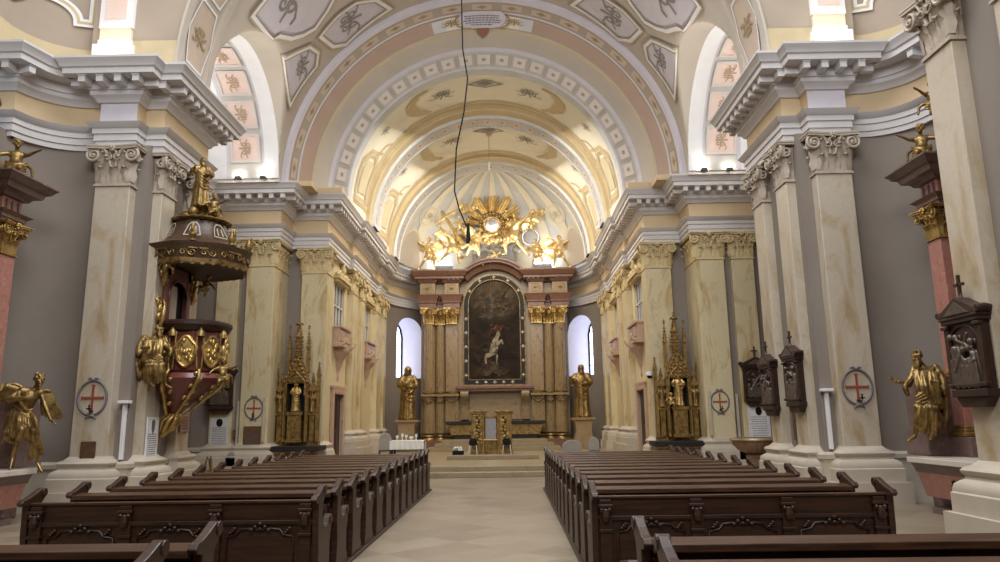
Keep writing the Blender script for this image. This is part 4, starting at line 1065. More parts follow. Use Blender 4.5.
m = MB(); rd = random.Random(21)
def dabs(n, c, rx, rz, pal, s0, s1, e):
    for k in range(n):
        a = rd.uniform(0,2*PI); r = sqrt(rd.random()); x, z = c[0]+rx*r*cos(a), c[1]+rz*r*sin(a); t = rd.uniform(-.5,.9); L = rd.uniform(s0,s1); W = L*rd.uniform(.25,.55)
        if abs(x) > 1.15: continue
        blob(m, [(x+L*cos(t),z+L*sin(t)),(x-W*sin(t),z+W*cos(t)),(x-L*cos(t)*rd.uniform(.6,1),z-L*sin(t)),(x+W*sin(t),z-W*cos(t))], e+k*.00004, rd.choice(pal))
# lit clouds above, dusky ground below, then the groups of figures
dabs(60,(0,7.6),.95,.75,(4,4,4,6),.12,.3,.001); dabs(40,(-.5,4.9),.6,.7,(4,6,6,5),.1,.25,.001); dabs(20,(-.2,4.1),.8,.25,(6,5,4),.12,.3,.001)
dabs(16,(-.35,7.35),.25,.5,(2,2,7,4),.07,.18,.005); dabs(12,(-.1,7.9),.25,.25,(2,3,7,4),.05,.12,.005); dabs(16,(.45,7.5),.35,.35,(5,5,6,3,4),.08,.2,.005)
dabs(14,(-.62,7.1),.22,.4,(3,4,7,6),.05,.12,.005); dabs(8,(.1,7.2),.2,.3,(3,2,5),.05,.12,.006)
blob(m, [(-.22,5.3),(-.08,5.7),(.06,5.9),(.14,6.16),(.22,6.18),(.3,5.95),(.22,5.8),(.18,5.5),(.16,5.15),(.04,4.95),(-.14,4.9),(-.26,5.05)], .009, 0)
blob(m, [(-.2,5.0),(-.42,5.0),(-.52,4.75),(-.46,4.48),(-.4,4.5),(-.4,4.76),(-.16,4.86)], .0092, 0); blob(m, [(.08,4.95),(.16,4.9),(.15,4.5),(.08,4.45)], .0092, 0); blob(m, [(.2,5.6),(.38,5.72),(.46,5.5),(.4,5.46),(.36,5.58),(.2,5.42)], .0092, 0)
dabs(12,(-.05,5.3),.2,.35,(7,0,0,7),.05,.13,.0094)
dabs(14,(-.17,5.95),.15,.32,(1,6,1,5,4),.06,.13,.0125); dabs(16,(.3,6.3),.42,.14,(1,1,6,3),.08,.18,.0135); dabs(5,(-.14,6.42),.06,.07,(3,3,6),.04,.07,.0145)
m.build('painted_figures', [M['pwhite'],M['pred'],M['pblue'],M['pskin'],M['pcloud'],M['pdark'],M['pbrown'],M['pdull']], PT)

# gilded glory over the altar
GL = thing('sunburst_glory', 'gilded sunburst with clouds and long rays crowning the high altar', 'sunburst', (-.05,36.9,11.75))
m = MB()
for k in range(24):
    a = 2*PI*k/24; L = .62 if k % 2 else .78
    m.prism([(.3*cos(a-.05),.3*sin(a-.05)),(.3*cos(a+.05),.3*sin(a+.05)),(L*cos(a),L*sin(a))],'y',-.12,-.05)
m.build('sunburst', M['goldb'], GL)
m = MB(); m.lathe([(0,-.0),(.33,0),(.36,.04),(0,.08)], 28); o = m.build('silver_disc', M['silver'], GL); o.rotation_euler = (PI/2,0,0)
m = MB(); m.tube([(.42*cos(t),-.1,.42*sin(t)) for t in [2*PI*k/28 for k in range(29)]], .07, 8)
for k in range(22): m.ball((.62*cos(2*PI*k/22),-.12,.62*sin(2*PI*k/22)), .1, 7)
m.build('wreath_ring', M['gold'], GL, smooth=60)
for a, L, ww in ((90,2.0,.2),(122,1.75,.22),(58,1.85,.22),(32,1.6,.18),(150,1.5,.18),(4,1.7,.14),(176,1.4,.14),(76,1.5,.1),(104,1.5,.1),(215,1.5,.15),(325,1.4,.15)):
    t = radians(a); m = MB()
    for off in (-.5,0,.5):
        d = Vector((cos(t),0,sin(t))); q = Vector((-sin(t),0,cos(t)))*ww*off
        d.y = 0; q.y = -.3; p0 = d*.7+q; p1 = d*(L if off == 0 else L*.88)+q*1.5; w_ = Vector((-sin(t),0,cos(t)))*ww*.24
        m.add([p0-w_,p0+w_,p1+w_*1.2,p1-w_*1.2,p0+Vector((0,-.06,0)),p1+Vector((0,-.06,0))],[(0,4,5,3),(4,1,2,5),(0,3,2,1)])
    m.build('ray', M['goldb'], GL)
S = Sculpt(); rd = random.Random(5)
for i in range(40):
    a = rd.uniform(-.3,PI+.3); r = rd.uniform(.7,1.3); S.e((r*cos(a)*1.1,rd.uniform(.1,.35),r*sin(a)*.75-.3), tuple([rd.uniform(.12,.24)]*3))
for i in range(26): S.e((rd.uniform(-1.6,1.6),rd.uniform(.05,.3),rd.uniform(-1.4,-.6)), tuple([rd.uniform(.16,.3)]*3))
S.mesh('cloud', .05, M['cloudg'], GL)
m = MB()
for i in range(60):
    a = rd.uniform(0,2*PI); r = rd.uniform(.85,1.35); x, z = r*cos(a)*1.1, r*sin(a)*.85
    m.tube([(x+.13*cos(t)*q,-.15-.04*q,z+.13*sin(t)*q) for t,q in [(a+k*.6,1-k*.08) for k in range(9)]], .04, 5)
m.build('gilded_scrolls', M['gold'], GL, smooth=60)['kind'] = 'stuff'
ORB = MB(); ORB.lathe([(.0,-.5),(.34,-.38),(.5,0),(.34,.38),(0,.5)], 20, (0,.28,1.5)); ORB.build('cloud_disc', M['cloudg'], GL, smooth=60)
def alt(kind, x, z, s, rz=0, mx=False, label='', cat='statue', nm='angel_statue', y=36.3, lean=(0,0)):
    return figure(kind, nm, M['goldb'], label, cat, (x,y,z), rz, s, mx, .03 if kind in ('kneel','seated') else .02, 'gilded figures over the high altar', None, lean)
alt('kneel',-3.35,9.22,1.06,.2,False,'gilded angel with raised arm on the far left corner of the altar cornice')
alt('kneel',3.45,9.22,1.06,-.2,True,'gilded winged angel kneeling on the far right corner of the altar cornice')
alt('kneel',-2.3,9.5,1.2,.5,False,'gilded figure embracing the big diagonal cross on the altar',lean=(0,.15))
alt('kneel',-1.15,9.7,1.1,.1,True,'gilded angel leaning on the altar arch just left of its crown', lean=(.1,.3))
alt('kneel',1.2,9.85,1.45,-.5,True,'large gilded angel in flowing drapery right of the altar arch crown')
alt('kneel',2.45,9.3,.95,-.4,False,'gilded angel beside the white ring on the right of the altar top', lean=(0,-.2))
alt('putto',-.35,9.78,1.05,0,False,'gilded putto lying on the crown of the altar arch','statue','putto_statue',36.45,(0,1.1))
alt('putto',2.0,11.15,1.1,-.3,True,'gilded putto floating above the white ring on the altar','statue','putto_statue')
alt('putto',-1.75,11.2,1.15,.3,False,'gilded putto at the left edge of the sunburst clouds','statue','putto_statue')
alt('putto',1.15,12.0,1.0,-.2,False,'gilded putto among clouds right above the sunburst','statue','putto_statue',36.7)
alt('cloud',-1.3,12.5,.9,.2,False,'gilded cherub head with wings upper left of the sunburst','statue','cherub_head')
alt('cloud',.0,10.75,.8,0,False,'gilded cherub head with wings under the sunburst','statue','cherub_head')
alt('cloud',2.35,12.2,.7,0,True,'gilded cherub head with wings farthest right of the sunburst','statue','cherub_head')
CR = MB(); a, b = Vector((-2.75,36.35,12.55)), Vector((-1.5,36.2,10.5)); d = (b-a).normalized()
q = Vector((-d.z,0,d.x)).normalized()
CR.tube([a,b], .09, 4); c = a+d*.55; CR.tube([c-q*.62,c+q*.62], .09, 4)
tag(CR.build('gilded_cross', M['goldb']), 'large gilded cross leaning diagonally at the left of the altar top', 'cross')
R = MB(); R.tube([(1.95+.42*cos(t),36.45,10.95+.42*sin(t)) for t in [2*PI*k/24 for k in range(25)]], .08, 8)
tag(R.build('silver_ring', M['silver'], smooth=60), 'pale ring of cloud between the gilded angels right of the sunburst', 'ring')
for sg, wd_ in ((-1,'left'),(1,'right')):
    t = thing('floodlight', 'bright floodlight standing on the %s part of the altar cornice' % wd_, 'lamp', (sg*2.55,36.35,9.22), 0, 'floodlights on the altar cornice')
    MB().box(-.45,.45,-.06,.06,0,.3).build('lamp_housing', M['lampbody'], t); MB().box(-.42,.42,-.2,.07,.3,.34).build('lamp_lens', M['lamp'], t)

# freestanding gilded altar with two carved panels and a silver middle
T = thing('gilded_ambo', 'gilded carved altar front with silver centre strip standing on the low stone step', 'altar', (.05,27.2,.45))
m = MB()
for x0, x1 in ((-.74,-.26),(.2,.74)):
    m.box(x0,x1,-.25,.25,.0,1.42); m.box(x0-.05,x1+.05,-.3,.3,1.42,1.48); m.box(x0-.08,x1+.08,-.34,.34,1.48,1.56); m.box(x0-.02,x1+.02,-.28,.25,0,.12)
m.box(-.26,.2,-.1,.2,0,1.36); m.build('altar_case', M['golda'], T, bevel=.012)
m = MB(); m.box(-.22,.16,-.14,-.1,.52,1.26);
m.build('silver_panel', M['silver'], T)
for x in (-.5,.47):
    m = MB()
    for k in range(6): motif(m, lambda u,v: (u,-.27-.01,v), x, .45+.17*k, .2, 0, .3, k)
    for k in range(9): m.ball((x+.06*sin(k*1.7),-.27,.4+.11*k), (.07,.04,.06), 8)
    m.build('carved_panel', M['gold'], T)
m = MB(); m.tube([(-.3,-.28,0),(-.3,-.28,1.4)], .035, 8); m.tube([(.24,-.28,0),(.24,-.28,1.4)], .035, 8); m.tube([(-.3,-.28,.5),(.24,-.28,.5)], .025, 6); m.build('gilded_rods', M['gold'], T)
for x, nm in ((-.62,'left'),(.60,'right')):
    t = thing('monitor_speaker', 'small black box on a stand in front of the %s gilded panel' % nm, 'speaker', (x,26.7,.45))
    m = MB(); m.box(-.14,.14,-.1,.1,.32,.5); m.box(-.11,.11,-.08,.08,.5,.56); m.build('housing', M['black'], t, bevel=.02)
    for a,b in ((-.15,-.1),(.15,-.1),(-.15,.1),(.15,.1)): MB().tube([(a,b,0),(a*.8,b*.8,.33)], .014, 6).build('leg', M['speaker'], t)
t = thing('flower_box', 'small dark planter with pale flowers on the step left of the gilded altar', 'planter', (-1.15,26.6,.45))
MB().box(-.2,.2,-.12,.12,0,.14).build('planter', M['black'], t, bevel=.01)
m = MB(); rd = random.Random(3)
for k in range(14): m.ball((rd.uniform(-.16,.16),rd.uniform(-.08,.08),rd.uniform(.15,.26)), .045, 7)
m.build('flowers', M['cloth'], t, smooth=60)

# gilded saints on tall pedestals
for sg, kind, lab in ((-1,'hooded','hooded gilded saint holding a book, on the pedestal left of the high altar'),(1,'monk','bare-headed gilded saint with outstretched arm, on the pedestal right of the high altar')):
    x = sg*4.1+(.05 if sg > 0 else .0)
    t = thing('statue_pedestal', 'tall waisted pinkish pedestal under the %s gilded saint' % ('hooded' if sg < 0 else 'bare-headed'), 'pedestal', (x,34.6,.3))
    m = MB(); m.prism([(-.5,.1),(.5,.1),(.46,.35),(.36,.75),(.38,1.1),(.44,1.3),(-.44,1.3),(-.38,1.1),(-.36,.75),(-.46,.35)],'y',-.42,.42); m.box(-.56,.56,-.5,.5,0,.1); m.build('pedestal_body', M['altwall'], t, bevel=.02)
    MB().box(-.54,.54,-.5,.5,1.3,1.42).build('pedestal_cap', M['altcol'], t, bevel=.02)
    figure(kind, 'saint_statue', M['golda'], lab, 'statue', (x,34.6,1.72), .1*-sg, 1.42, False, .022)
# ================================================================== PEWS
def pew(label, L=3.05, desk=True):
    root = thing('church_pew', label, 'pew'); h = L/2
    prof = [(-.1,0),(.46,0),(.46,.08),(.41,.14),(.40,.36),(.45,.46),(.47,.56),(.43,.63),(.36,.62),(.31,.55),(.2,.53),(.12,.58),(.08,.7),(.1,.8),(.16,.86),(.2,.92),(.17,.97),(.1,.965),(.0,.92),(-.1,.885),(-.17,.875),(-.2,.84),(-.17,.81),(-.1,.8),(-.09,.5),(-.06,.3)]
    for sg in (-1,1):
        m = MB(); x = sg*(h-.03); m.prism(prof,'x',x-.032,x+.032)
        e = m.build('end_panel', M['pew'], root, bevel=.008)
        for nm, (y,z,r,w) in (('top_scroll',(.15,.925,.046,.042)),('armrest_scroll',(.43,.59,.05,.04))):
            m = MB(); m.tube([(x-w,y,z),(x-w*.98,y,z),(x+w*.98,y,z),(x+w,y,z)], [r*.8,r,r,r*.8], 14)
            m.build(nm, M['pew'], e, bevel=.006)
    MB().box(-h+.06,h-.06,.0,.42,.40,.44).build('seat', M['pewtop'], root, bevel=.01)
    m = MB(); m.box(-h+.05,h-.05,-.05,-.01,.06,.81); n = 4
    for k in range(n):                                        # stiles shaped like little corbelled pilasters
        x = -h+.14+(L-.28)*k/(n-1)
        m.box(x-.06,x+.06,-.085,-.05,.08,.8); m.cbox((x,-.085,.74),(.15,.05,.03)); m.cbox((x,-.08,.5),(.14,.05,.03)); m.lathe([(0,-.06),(.035,-.05),(.045,0),(.03,.07),(0,.08)], 10, (x,-.1,.64)); m.ball((x-.04,-.1,.70),.026,8); m.ball((x+.04,-.1,.70),.026,8)
    m.box(-h+.05,h-.05,-.075,-.05,.60,.64); m.box(-h+.05,h-.05,-.07,-.05,.08,.18)
    m.build('back_panel', M['pew'], root, bevel=.006)
    for k in range(n-1):                                      # raised field with an arched, foliate head
        x0 = -h+.14+(L-.28)*k/(n-1)+.12; x1 = x0+(L-.28)/(n-1)-.24; xc = (x0+x1)/2; m = MB()
        m.tube([(x0,-.06,.2),(x0,-.06,.48),(x0+.1,-.06,.5),(x0+.14,-.06,.55),(xc-.1,-.06,.56),(xc,-.06,.54),(xc+.1,-.06,.56),(x1-.14,-.06,.55),(x1-.1,-.06,.5),(x1,-.06,.48),(x1,-.06,.2),(x0,-.06,.2)], .015, 6)
        for (dx,dz) in ((0,0),(-.05,.02),(.05,.02),(0,.05),(-.09,-.01),(.09,-.01)): m.ball((xc+dx,-.075,.555+dz),(.024,.016,.02),8)
        for sx in (x0+.06,x1-.06):
            for q in range(3): m.ball((sx+.02*(q-1),-.072,.52+.02*q),(.022,.016,.016),8)
        m.build('carved_field', M['pew'], root, smooth=60)
    if not desk:
        MB().box(-h+.04,h-.04,-.075,.0,.81,.835).build('top_moulding', M['pewtop'], root, bevel=.006); return root
    m = MB(); m.prism([(-.17,.80),(.02,.825),(.02,.855),(-.17,.83)],'x',-h+.06,h-.06); m.prism([(-.19,.79),(-.165,.79),(-.165,.84),(-.185,.84)],'x',-h+.06,h-.06)
    m.build('top_rail', M['pewtop'], root, bevel=.006)
    m = MB(); m.box(-h+.08,h-.08,-.36,-.16,.16,.2); m.box(-h+.12,-h+.18,-.34,-.12,0,.16); m.box(h-.18,h-.12,-.34,-.12,0,.16); m.build('kneeler', M['pew'], root, bevel=.01)
    return root
XL, XR = -2.76, 3.07
ords = ['rearmost','second','third','fourth','fifth','sixth','seventh','eighth','ninth','tenth','eleventh','twelfth','foremost']
PEW = None
for side, X in (('left',XL),('right',XR)):
    for i in range(13):
        if i == 0: lab = 'rearmost dark pew %s of the aisle, its carved panelled back in full view' % side
        elif i == 12: lab = 'foremost dark wooden pew of the block %s of the aisle, nearest the altar steps' % side
        else: lab = '%s dark wooden pew counted from the rear of the long block %s of the aisle' % (ords[i], side)
        if i == 0: o = pew(lab, desk=False) if side == 'left' else dup(REAR, label=lab); REAR = o
        elif PEW is None: PEW = pew(lab); o = PEW
        else: o = dup(PEW, label=lab)
        o['group'] = 'pews %s of the aisle' % side; o.location = (X, 7.74+.822*i, .04)
    for k, (Y, w_) in enumerate(((4.9,'fully across the frame corner'),(4.12,'cut by the bottom of the frame'))):
        o = dup(PEW, label='dark near pew on the %s, %s' % (side, w_)); o['group'] = 'pews behind the cross aisle %s' % side; o.location = (X, Y, .04)
    s = MB().box(X-1.56,X+1.56,7.2,18.2,0,.04).build('pew_platform', M['pew'], bevel=.01); tag(s, 'low dark timber platform under the long pew block %s of the aisle' % side, 'platform')
    s = MB().box(X-1.56,X+1.56,3.5,5.5,0,.04).build('pew_platform', M['pew'], bevel=.01); tag(s, 'low dark timber platform under the near pews %s of the aisle' % side, 'platform')

# ================================================================== WALL FITTINGS
def consecration_cross(x, y, z, rz, lab, s=1.0):
    t = thing('consecration_cross', lab, 'cross', (x,y,z), rz, 'painted consecration crosses')
    m = MB(); rd = random.Random(2)
    m.tube([(.29*s*cos(a),-.012,.34*s*sin(a)) for a in [2*PI*k/36 for k in range(37)]], .022*s, 6)
    for k in range(60):
        a = 2*PI*k/60; q = a+PI/2+rd.choice((-.6,.6)); c = Vector((.29*s*cos(a),-.018,.34*s*sin(a))); d = Vector((cos(q),0,sin(q)))*.045*s; n = Vector((-d.z,0,d.x))*.45
        m.add([c-d*.6,c+n,c+d,c-n],[(0,1,2,3)])
    m.build('wreath', M['wreath'], t)
    m = MB()
    for sg in (-1,1):
        m.tube([(0,-.02,.35*s),(sg*.06*s,-.02,.39*s),(sg*.12*s,-.02,.37*s)], [.028*s,.024*s,.006], 6); m.tube([(0,-.02,-.35*s),(sg*.07*s,-.02,-.37*s),(sg*.11*s,-.02,-.42*s)], [.028*s,.022*s,.006], 6)
    m.build('ribbon_bow', M['wreath'], t)
    m = MB(); m.box(-.22*s,.22*s,-.015,0,-.02*s,.02*s); m.box(-.02*s,.02*s,-.016,0,-.25*s,.25*s)
    for q in (-1,1): m.box(q*.22*s-.006,q*.22*s+.006,-.016,0,-.035*s,.035*s); m.box(-.035*s,.035*s,-.017,0,q*.25*s-.006,q*.25*s+.006)
    m.build('red_cross', M['red'], t)
    m = MB(); m.tube([(.0,0,-.27*s),(.02,-.1,-.28*s),(.02,-.13,-.24*s)], .012, 6); m.lathe([(.0,0),(.05,.01),(.055,.03),(.02,.03)], 12, (.02,-.13,-.24*s)); m.tube([(.02,-.13,-.22*s),(.02,-.13,-.14*s)], .016, 8); m.lathe([(0,0),(.04,0),(.03,.02),(0,.02)],10,(0,-.012,-.27*s))
    m.build('candle_sconce', M['black'], t)
consecration_cross(-7.565,14.44,2.2,0,'red cross in a gray wreath on the large marble pilaster of the left pier')
consecration_cross(7.565,14.44,2.2,0,'red cross in a gray wreath on the large marble pilaster of the right pier')
consecration_cross(-7.19,22.59,2.12,0,'red cross in a gray wreath between pulpit and left gothic shrine',.95)
consecration_cross(7.19,22.59,2.12,0,'red cross in a gray wreath between right gothic shrine and stone font',.95)

def station(x, y, z, rz, lab, s=1.0, seed=0):
    t = thing('station_of_the_cross', lab, 'wall shrine', (x,y,z), rz, 'carved stations of the cross'); w = .36
    m = MB(); m.box(-w,w,-.12,.02,.22,1.18); m.box(-w-.03,w+.03,-.16,.02,.14,.24); m.box(-w-.05,w+.05,-.18,.02,1.16,1.22); m.box(-w-.07,w+.07,-.2,.02,1.22,1.26)
    m.prism([(-w-.09,1.26),(w+.09,1.26),(w+.09,1.3),(0,1.52),(-w-.09,1.3)],'y',-.2,.02); m.prism([(-w,.14),(w,.14),(w-.08,.04),(w-.12,0),(-w+.12,0),(-w+.08,.04)],'y',-.12,.02)
    for sg in (-1,1): m.box(sg*w-.05,sg*w+.05,-.155,-.1,.26,1.14); m.cbox((sg*w,-.15,1.12),(.14,.08,.05)); m.cbox((sg*w,-.15,.3),(.13,.08,.05)); m.tube([(sg*(w+.09),-.2,1.31),(sg*(w+.09),-.08,1.33),(sg*(w+.09),.0,1.31)], .05, 8)
    c = m.build('case', M['darkwood'], t, bevel=.008)
    m = MB(); m.prism([(-w+.08,1.28),(w-.08,1.28),(0,1.46)],'y',-.215,-.2); m.build('pediment_field', M['relief'], c)
    m = MB(); m.box(-.02,.02,-.12,-.08,1.5,1.84); m.box(-.1,.1,-.12,-.08,1.68,1.72); m.lathe([(.06,0),(.03,.06),(.02,.1)],8,(0,-.1,1.48)); m.build('top_cross', M['darkwood'], t)
    m = MB(); m.tube([(-w+.06,-.13,.27),(-w+.06,-.13,.92)]+[(-(w-.06)*cos(a),-.13,.92+.2*sin(a)) for a in [PI*k/10 for k in range(1,10)]]+[(w-.06,-.13,.92),(w-.06,-.13,.27)], .018, 6); m.build('arched_frame', M['darkwood'], c)
    S = Sculpt(); rd = random.Random(seed); b = MB().box(-w+.06,w-.06,-.115,-.10,.27,1.08); S.mb.join(b)
    for k in range(5):
        px = -.22+.11*k+rd.uniform(-.02,.02); hh = rd.uniform(.52,.74)
        S.c((px,-.12,.3),(px+rd.uniform(-.03,.03),-.14,.27+hh-.16),.06,.05); S.e((px+rd.uniform(-.02,.02),-.17,.27+hh),(.042,.045,.052))
        S.c((px,-.16,.27+hh*.62),(px+rd.uniform(-.14,.14),-.18,.27+hh*rd.uniform(.5,1.0)),.024,.018)
        for q in range(4): S.c((px-.05+.03*q,-.17,.27+hh*.55),(px-.07+.045*q,-.17,.3),.014)
    S.c((-.2,-.18,.5),(.14,-.17,1.0),.022); S.c((-.08,-.18,.92),(.2,-.17,.8),.022)
    S.mesh('relief', .012, M['relief'], t, 2)
    t.scale = (s,s,s); return t
station(6.74,9.4,1.73,-PI/2,'large dark carved wooden wall shrine with cross, on the foreground pilaster at the right edge',.93,1)
station(6.74,15.27,1.72,-PI/2,'narrow dark carved wall shrine on the right pier, next to the slim white loudspeaker',.92,2)
station(6.74,16.74,1.66,-PI/2,'dark carved wall shrine in the middle of the right group of three',.92,3)
station(8.32,22.58,1.95,0,'dark carved wall shrine facing front above the pale portrait plaque',1.0,4)
station(-8.22,22.58,1.95,0,'dark carved wall shrine half hidden behind the pulpit basket',1.0,5)

def plaque(x, y, z, rz, w, h, mt, lab, nm='wall_plaque', text=0, motif_=None, rim=True):
    t = thing(nm, lab, 'plaque', (x,y,z), rz)
    MB().box(-w/2,w/2,-.025,0,-h/2,h/2).build('slab', mt, t, bevel=.006)
    if rim:
        m = MB(); 
        for a,b,c,d in ((-w/2+.03,w/2-.03,h/2-.045,h/2-.03),(-w/2+.03,w/2-.03,-h/2+.03,-h/2+.045),(-w/2+.03,-w/2+.045,-h/2+.03,h/2-.03),(w/2-.045,w/2-.03,-h/2+.03,h/2-.03)): m.box(a,b,-.03,-.02,c,d)
        m.build('border', M['bronze'] if mt is M['bronze'] else M['gplaque'], t)
    if not text:
        for a in (-1,1):
            for b in (-1,1): MB().ball((a*(w/2-.03),-.027,b*(h/2-.03)),(.012,.008,.012),8).build('bolt', M['black'], t)
    if text:
        m = MB(); rd = random.Random(text); z1 = h*.14; n = text
        for k in range(n):
            zz = z1-(h*.56)*k/(n-1); x = -w*.4+rd.uniform(0,.04); e = w*.4-rd.uniform(0,.05)
            while x < e: l = rd.uniform(.025,.075); m.box(x,min(e,x+l),-.0275,-.02,zz-.009,zz+.009); x += l+.014
        m.build('lettering', M['ink'], t)
    if motif_ == 'oval':
        m = MB(); m.lathe([(0,0),(.085,0),(.1,.006),(.085,.012),(0,.012)], 24, (0,0,0)); o = m.build('portrait', M['black'], t); o.rotation_euler = (PI/2,0,0); o.location = (0,-.02,h*.32); o.scale = (1,1.3,1)
    if motif_ == 'crest':
        m = MB(); m.prism([(0,.16),(.07,.1),(.06,-.06),(0,-.16),(-.06,-.06),(-.07,.1)],'y',-.03,-.02); o = m.build('crest', M['ink'], t); o.location = (0,0,h*.3)
    return t
plaque(-7.56,14.44,1.17,0,.30,.36,M['bronze'],'small brown plaque under the wreathed cross on the left pier',rim=False)
plaque(-6.74,15.27,1.33,PI/2,.5,.95,M['wplaque'],'tall white plaque with crest and lines of lettering below the pulpit',text=13,motif_='crest')
plaque(-6.73,16.74,1.68,PI/2,.46,.42,M['terra'],'reddish plaque on the pilaster under the pulpit tip',text=5)
plaque(-8.22,22.58,1.42,0,.58,.86,M['gplaque'],'pale gray plaque with small crest and lettering under the left hidden shrine',text=10,motif_='oval')
plaque(-7.2,22.58,1.26,0,.54,.62,M['bronze'],'square brown plaque under the wreathed cross beside the left gothic shrine',text=7,rim=False)
plaque(-7.78,22.76,1.33,0,.16,.28,M['bronze'],'tiny brown plaque on the gray wall strip between two left pilasters',rim=False)
plaque(8.34,22.58,1.5,0,.66,.98,M['wplaque'],'pale portrait plaque with an oval picture and lettering above the font',text=9,motif_='oval')
t = plaque(6.93,16.0,1.5,-PI/2,.34,.72,M['bronze'],'tall narrow brown board on the right pier between two carved shrines',rim=False)

def col_speaker(x, y, z, rz, h, lab, cap=True, mt='speaker', w=.075):
    t = thing('column_speaker', lab, 'loudspeaker', (x,y,z), rz)
    MB().box(-w/2,w/2,-.1,-.02,0,h).build('slim_housing', M[mt], t, bevel=.012)
    m = MB(); 
    for q in (.15,.85): m.box(-.02,.02,-.03,.01,h*q-.03,h*q+.03)
    m.build('bracket', M[mt], t)
    if cap: MB().box(-.11,.11,-.18,0,h,h+.06).build('top_box', M['speaker'], t, bevel=.01)
col_speaker(-7.0,14.69,.98,0,1.1,'slim white loudspeaker with a box on top, on the gray wall of the left pier')
col_speaker(7.03,14.69,1.0,0,1.12,'slim white loudspeaker with a box on top, on the gray wall of the right pier')
for x, lab in ((-7.72,'slim beige loudspeaker in the gray strip left of the left chancel-side cross'),(7.75,'slim beige loudspeaker in the gray strip above the stone font')):
    col_speaker(x,22.79,1.0,0,1.35,lab,False,'base')
for x, lab in ((-6.85,'slim beige loudspeaker on the marble edge beside the left gothic shrine'),(6.86,'slim beige loudspeaker on the marble edge beside the right gothic shrine')):
    col_speaker(x,22.59,1.1,0,1.35,lab,False,'base',.07)

# ================================================================== GOTHIC SHRINES
def spire(m, x, y, z0, z1, r):
    m.box(x-r,x+r,y-r,y+r,z0,z0+(z1-z0)*.55); m.lathe([(r*1.5,0),(r*1.5,.03),(r*1.1,.04),(.01,(z1-z0)*.42)], 6, (x,y,z0+(z1-z0)*.55))
    for k in range(5):
        t = k/5; zz = z0+(z1-z0)*(.58+.36*t); q = r*1.25*(1-t)+.02
        for a in range(4): m.ball((x+q*cos(a*PI/2+.78),y+q*sin(a*PI/2+.78),zz), .022, 6)
    m.ball((x,y,z1-.02), .04, 7); m.box(x-.012,x+.012,y-.012,y+.012,z1-.02,z1+.1); m.box(x-.045,x+.045,y-.012,y+.012,z1+.03,z1+.055)
    for q in (.0,.28,.54): m.box(x-r*1.35,x+r*1.35,y-r*1.35,y+r*1.35,z0+(z1-z0)*q,z0+(z1-z0)*q+.03)
def pointed(m, xc, y, z0, w, h, r=.02):
    """pointed arch moulding"""
    pts = [(xc-w/2,y,z0),(xc-w/2,y,z0+h*.55)]+[(xc-w/2+w*.5*sin(t*PI/2)**1.3*1.0,y,z0+h*.55+h*.45*sin(t*PI/2*.999)) for t in [k/6 for k in range(1,7)]]
    pts += [(2*xc-a,b,c) for a,b,c in reversed(pts[:-1])]; m.tube(pts, r, 6)
